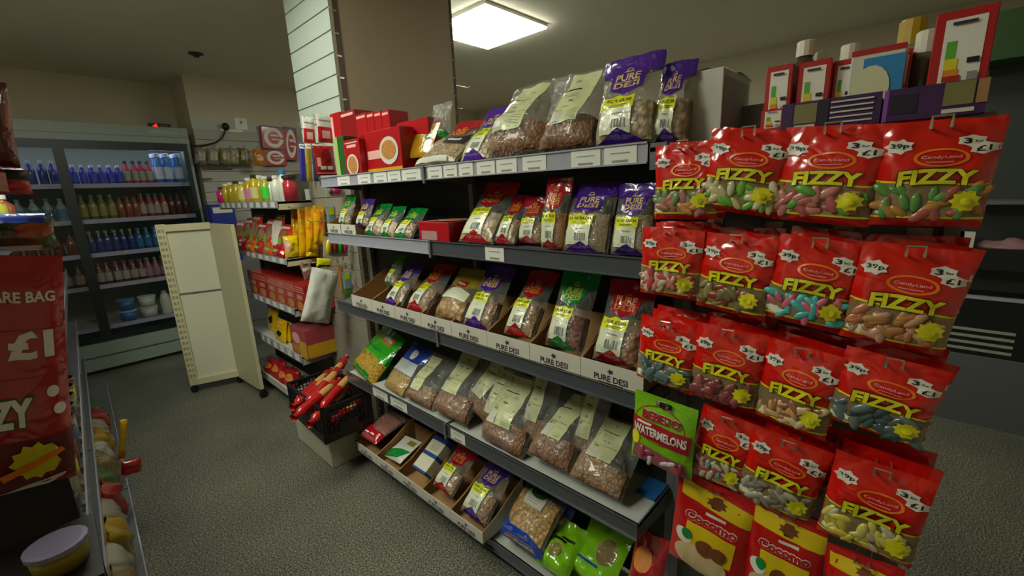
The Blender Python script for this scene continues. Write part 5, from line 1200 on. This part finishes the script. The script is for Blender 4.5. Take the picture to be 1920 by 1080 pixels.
for k, (z, dx) in enumerate(LZ):
    x1 = .05 if k == 0 else 0
    for j, (ya, yb) in enumerate(((LY0, 2.78), (2.79, LY1))):
        r = lroot('gondola_shelf', '%s shelf of the left shelving, %s part' % (ln[k], ('nearer', 'farther')[j]), 'shelf', (0, ya, z), 'shelves of the left shelving')
        MB().box((-.33, 0, -.012), (x1-.005+dx, yb-ya, 0)).build('deck', M_STEEL, r)
        mb = MB().box((x1-.005+dx, 0, -.035), (x1+dx, yb-ya, .012), 0); mb.build('ticket_strip', M_LIPL, r)
cans = ['2a3f7a', '8a8f8c', '1e2a5a', '77806a', 'a8a23c', '6a2a30', '5c6a30', '9a5a28']
cn = ['navy', 'silver', 'dark blue', 'grey green', 'yellow', 'maroon', 'moss green', 'orange brown']
def can(label, x, y, z, rr, h, c, group):
    r = lroot('food_tin', label, 'tin', (x, y, z), group)
    MB().lathe([(rr, 0.004), (rr, h-.004)], 14).build('tin_body', mat('tin_'+c, c, .3, nz=.15, coat=.4), r, True)
    MB().lathe([(rr*1.03, h-.006), (rr*1.03, h), (rr*.93, h), (rr*.92, h-.004)], 14).build('rim', M_METAL, r); MB().lathe([(rr*1.03, 0), (rr*1.03, .006)], 14).build('rim', M_METAL, r)
for i in range(12):
    y = 1.28+i*.125; can('%s tin on the middle left shelf, %s counting from the camera' % (cn[i % 6], ordn[i]), -.075, y, .66, .05, .115, cans[i % 6], 'tins on the middle left shelf')
for i in range(14):
    y = 1.3+i*.16; c = cans[(i*3+1) % 8]
    r = lroot('food_packet', '%s packet on the second lowest left shelf, %s from the camera' % (cn[(i*3+1) % 8], ordn[i]), 'packet', (-.10, y, .36), 'packets on the second lowest left shelf')
    S = Sheet(.13, .19, .05, 'pillow', 600+i, 1.4); mb = MB(); S.shell(mb, 12, 14)
    for v in mb.v: v.xyz = (-v.y, v.x, v.z)
    mb.build('film', foil('pk_'+c, c), r, True)
for i in range(15):
    y = 1.3+i*.17; c = ['8a8678', '8a1a1c', '3a5c28', '7a6844', '9c988a', '9a7c18'][i % 6]
    r = lroot('bread_pack', '%s on the bottom left shelf, %s from the camera' % (['pale bread bag', 'red crisp bag', 'green vegetable bag', 'brown loaf bag', 'white roll bag', 'yellow snack bag'][i % 6], ordn[i]), 'packet', (-.045+.015*(i % 2), y, .10), 'packs on the bottom left shelf')
    S = Sheet(.175, .2, .12, 'pillow', 640+i, 1.6); mb = MB(); S.shell(mb, 12, 14)
    for v in mb.v: v.xyz = (-v.y, v.x, v.z)
    mb.build('film', foil('bp_'+c, c), r, True)
# crisp packs sticking out into the aisle near the floor
for k, (BLp, BRp, Tp, y, c, l) in enumerate((((220, 862), (236, 858), (232, 786), 2.85, 'c9a012', 'yellow pack standing out from the left shelving near the floor'), ((228, 900), (266, 882), (246, 862), 2.5, 'b51a1c', 'red and white pack poking into the aisle from the left shelving'))):
    a = ony(*BLp, y); b = ony(*BRp, y); t = ony(*Tp, y); mid = (a+b)/2; X = (b-a).normalized(); Z = (t-mid); H = Z.length; Z.normalize(); W = (b-a).length; X = (X-Z*X.dot(Z)).normalized(); Y = Z.cross(X)
    M = Matrix.Identity(4)
    for i, v in enumerate((X, Y, Z)):
        for j in range(3): M[j][i] = v[j]
    M.translation = mid
    print_bag('snack_pack', None, None, None, foil('cr_'+c, c), l, 'packet', 'packs poking into the aisle', 660+k, [(rect(-.5, .0, .5, .2), 1)], [M_WHITE if k else M_ORNG], None, .4, 'pillow', .04, M=M, w=W, h=H)
# top left shelf things
tops = [('d0628c', .2, 'pink bottle with a yellow label on the top left shelf'), ('b08a18', .17, 'mustard bottle on the top left shelf'), ('7a8a94', .16, 'grey blue bottle on the top left shelf'), ('a8a83c', .16, 'olive bottle on the top left shelf'), ('8a4a34', .17, 'brown bottle on the top left shelf')]
for k, (c, h, l) in enumerate(tops):
    q = LGM @ Vector((-.12, 1.75+.35*k, 0)); bottle('toiletry_bottle', l, 'bottle', q.x, q.y, 1.40, .04, h, mat('tb_'+c, c, .3, coat=.4), M_CAPW, 'bottles on the top left shelf', .4, M_YEL if k == 0 else None)
for k in range(8):
    c = ['2f6a9c', '7a3a24', '2a5a9a', '2c7a3c', 'b4531c', '6f7a2c', '3a7ab8', '8a8a40'][k]
    y = 1.06+k*.2; r = lroot('food_packet', ['blue carton', 'rust coloured carton', 'bright blue carton', 'green pouch', 'orange pouch', 'moss pouch', 'sky blue carton', 'olive carton'][k]+' on the fourth left shelf, %s from the camera' % ordn[k], 'packet', (-.10, y, 1.04), 'packs on the fourth left shelf')
    S = Sheet(.15, .2, .06, 'pillow', 680+k, 1.2); mb = MB(); S.shell(mb, 12, 14)
    for v in mb.v: v.xyz = (-v.y, v.x, v.z)
    mb.build('film', foil('fp_'+c, c), r, True)
# share bags hanging at the near end, facing the camera
def endframe(TL, TR, BR, BL, y):
    return placard('', '', '', [TL, TR, BR, BL], y, None)
GS = 'share bags at the near end of the left shelving'
M, W, H = endframe((-55, 478), (96, 482), (158, 868), (-55, 965), .93)
r = print_bag('share_bag', None, None, None, foil('share_red', 'a80f18'), 'big red £1 share bag with a yellow burst hanging at the near left', 'sweet bag', GS, 701,
   [(text('SHARE BAG', -.42, .815, .40, .86, .03), 1, .0012), (rect(-.5, .70, .5, .705), 5, .001), (text('£1', -.12, .58, .36, .70, .05), 1, .0012), (rect(-.5, .50, .5, .505), 5, .001),
    (text('FIZZY', -.75, .30, .1, .42, .05, .05), 2, .0012), (text('FIZZY', -.75, .30, .1, .42, .05), 1, .002), (ell(.32, .43, .07, .025), 1), (ell(.38, .35, .07, .025), 1), (rect(-.5, .02, .5, .24), 3, .001), (burst(.08, .14, .28, .09, 11, .8), 4, .004), (poly(((-.4, .0), (.2, .0), (.45, .05), (-.1, .02))), 1, .0012), (poly(((-.3, .10), (.36, .18), (.4, .16), (-.26, .07))), 6, .006)],
   [M_WHITE, mat('dark_green_edge', '2c5a1c', .4, nz=0), mat('share_brown', '6a1418', .4, nz=.2, coat=.4), mat('share_yellow', 'd8cc18', .4, nz=.05), MRD, M_ORNG], None, .4, 'pillow', .05, M=M, w=W, h=H, off=.0012, crinkle=.8)
M, W, H = endframe((-60, 318), (48, 312), (66, 362), (-60, 366), .93)
print_bag('share_bag', None, None, None, foil('share_red2', 'b5121c'), 'small shiny red bag with a white mark above the £1 share bag', 'sweet bag', GS, 702, [(rect(-.1, .1, .12, .8), 1), (rect(.1, .55, .5, .95), 2)], [M_PINK, M_BLK], None, .4, 'pillow', .03, M=M, w=W, h=H)
M, W, H = endframe((-60, 150), (-4, 150), (52, 312), (-60, 312), .93)
print_bag('share_bag', None, None, None, foil('share_maroon', '5c1612'), 'dark maroon bag at the very left edge below the ceiling', 'sweet bag', GS, 703, [], [], None, .4, 'pillow', .04, M=M, w=W, h=H)
M, W, H = endframe((-60, 400), (92, 400), (118, 470), (-60, 470), 1.02)
print_bag('share_bag', None, None, None, foil('dark_mix', '3a4a20'), 'dark green and orange pouch lying just above the £1 share bag', 'sweet bag', GS, 704, [(rect(-.5, .75, .4, 1), 1), (ell(.25, .55, .25, .2), 2), (rect(-.5, .0, .3, .15), 3)], [M_BLUE, foil('rust2', '9a4418'), M_GREYF], None, .4, 'pillow', .05, M=M, w=W, h=H)
r = root('end_hanger', 'dark wire hanger strip carrying the share bags at the left shelving end', 'hanger', (-.14, .965, 0))
MB().box((-.12, 0, .9), (.09, .012, 1.72)).build('strip', M_DARK, r); MB().box((-.01, .0, 0), (.01, .012, .9)).build('post', M_DARK, r)
# basket with a pale lilac tub low at the very left
q = ony(105, 1020, .75)
r = root('round_tub', 'lilac round tub with a yellow band in the lower left corner', 'tub', (q.x, .75, q.z-.03))
MB().lathe([(.026, 0), (.028, .026)], 18).build('tub', mat('tub_band_yellow', '8a7c14', .5), r, True); MB().lathe([(.030, .026), (.030, .032), (.025, .033)], 18).build('lid', mat('tub_lilac', '8a84a8', .5), r)
r2 = root('wire_table', 'low dark stand under the lilac tub at the left edge', 'stand', (q.x-.02, .75, 0))
MB().box((-.12, -.06, q.z-.045), (.055, .10, q.z-.0305)).build('top', M_DARK, r2)
for a in (-.11, .045):
    for b in (-.05, .09): MB().box((a-.006, b-.006, 0), (a+.006, b+.006, q.z-.045)).build('leg', M_DARK, r2)

# ================================================================== CHILLER ON THE FAR RIGHT
CX = 3.6
def cz(px, py): return onx(px, py, CX).z
MCH = mat('chiller_black', '10181a', .35, coat=.3); MCG = mat('chiller_grey', '3c4440', .5)
r = root('open_chiller', 'tall dark open chiller with a green header at the far right', 'chiller', (CX, -.45, 0))
zf = cz(1840, 668); 
MB().box((0, -.8, .02), (.6, .45, cz(1850, 560))).build('base', MCH, r)
MB().box((.25, -.8, 0.3), (.6, .45, 2.3)).build('back', MCG, r)
MB().box((-.01, -.8, cz(1850, 562)), (.02, .45, cz(1850, 556))).build('bumper', M_LIPL, r)
MB().box((.02, -.8, cz(1850, 384)), (.45, .45, cz(1850, 377))).build('chiller_shelf', M_STEEL, r)
MB().box((.02, -.8, cz(1850, 440)-.08), (.45, .45, cz(1850, 500)-.02)).build('deck', MCH, r)
MB().box((-.02, -.8, cz(1880, 112)), (.6, .45, cz(1880, 22))).build('header', mat('header_green', '274a20', .5), r)
for k in range(4):
    z = cz(1850, 621+12.5*k); MB().box((-.004, -.02, z-.008), (.002, .24, z+.008)).build('vent_slat', mat('vent_pale', 'a3a89c', .4), r)
MB().box((-.015, -.8, .0), (.0, .45, max(.03, zf))).build('kick_plate', M_STEEL, r)
q = onx(1885, 490, CX+.12)
r = root('meat_pack', 'crumpled pink wrapped pack lying in the open chiller', 'packet', (CX+.13, q.y-.0, cz(1850, 500)-.018))
mb = MB().blob((0, 0, .08), (.09, .15, .08), 0, 14, 10)
for v in mb.v: v += Vector((1, 1, 1))*noise.noise(v*14)*.03
mb.build('wrap', mat('dusty_pink', '9a7478', .6, nz=.2), r, True)
for k, (px, w_) in enumerate(((1790, .05), (1806, .06))):
    q = onx(px, 480, CX-.1)
    tag(MB().box((CX+.03, q.y-.03-.01*k, cz(1850, 500)-.018), (CX+.1, q.y+.03, cz(1850, 438))).build('white_carton', M_CARDW), ('narrow white carton beside the second row of red bags', 'wider white carton next to the pink pack')[k], 'carton')
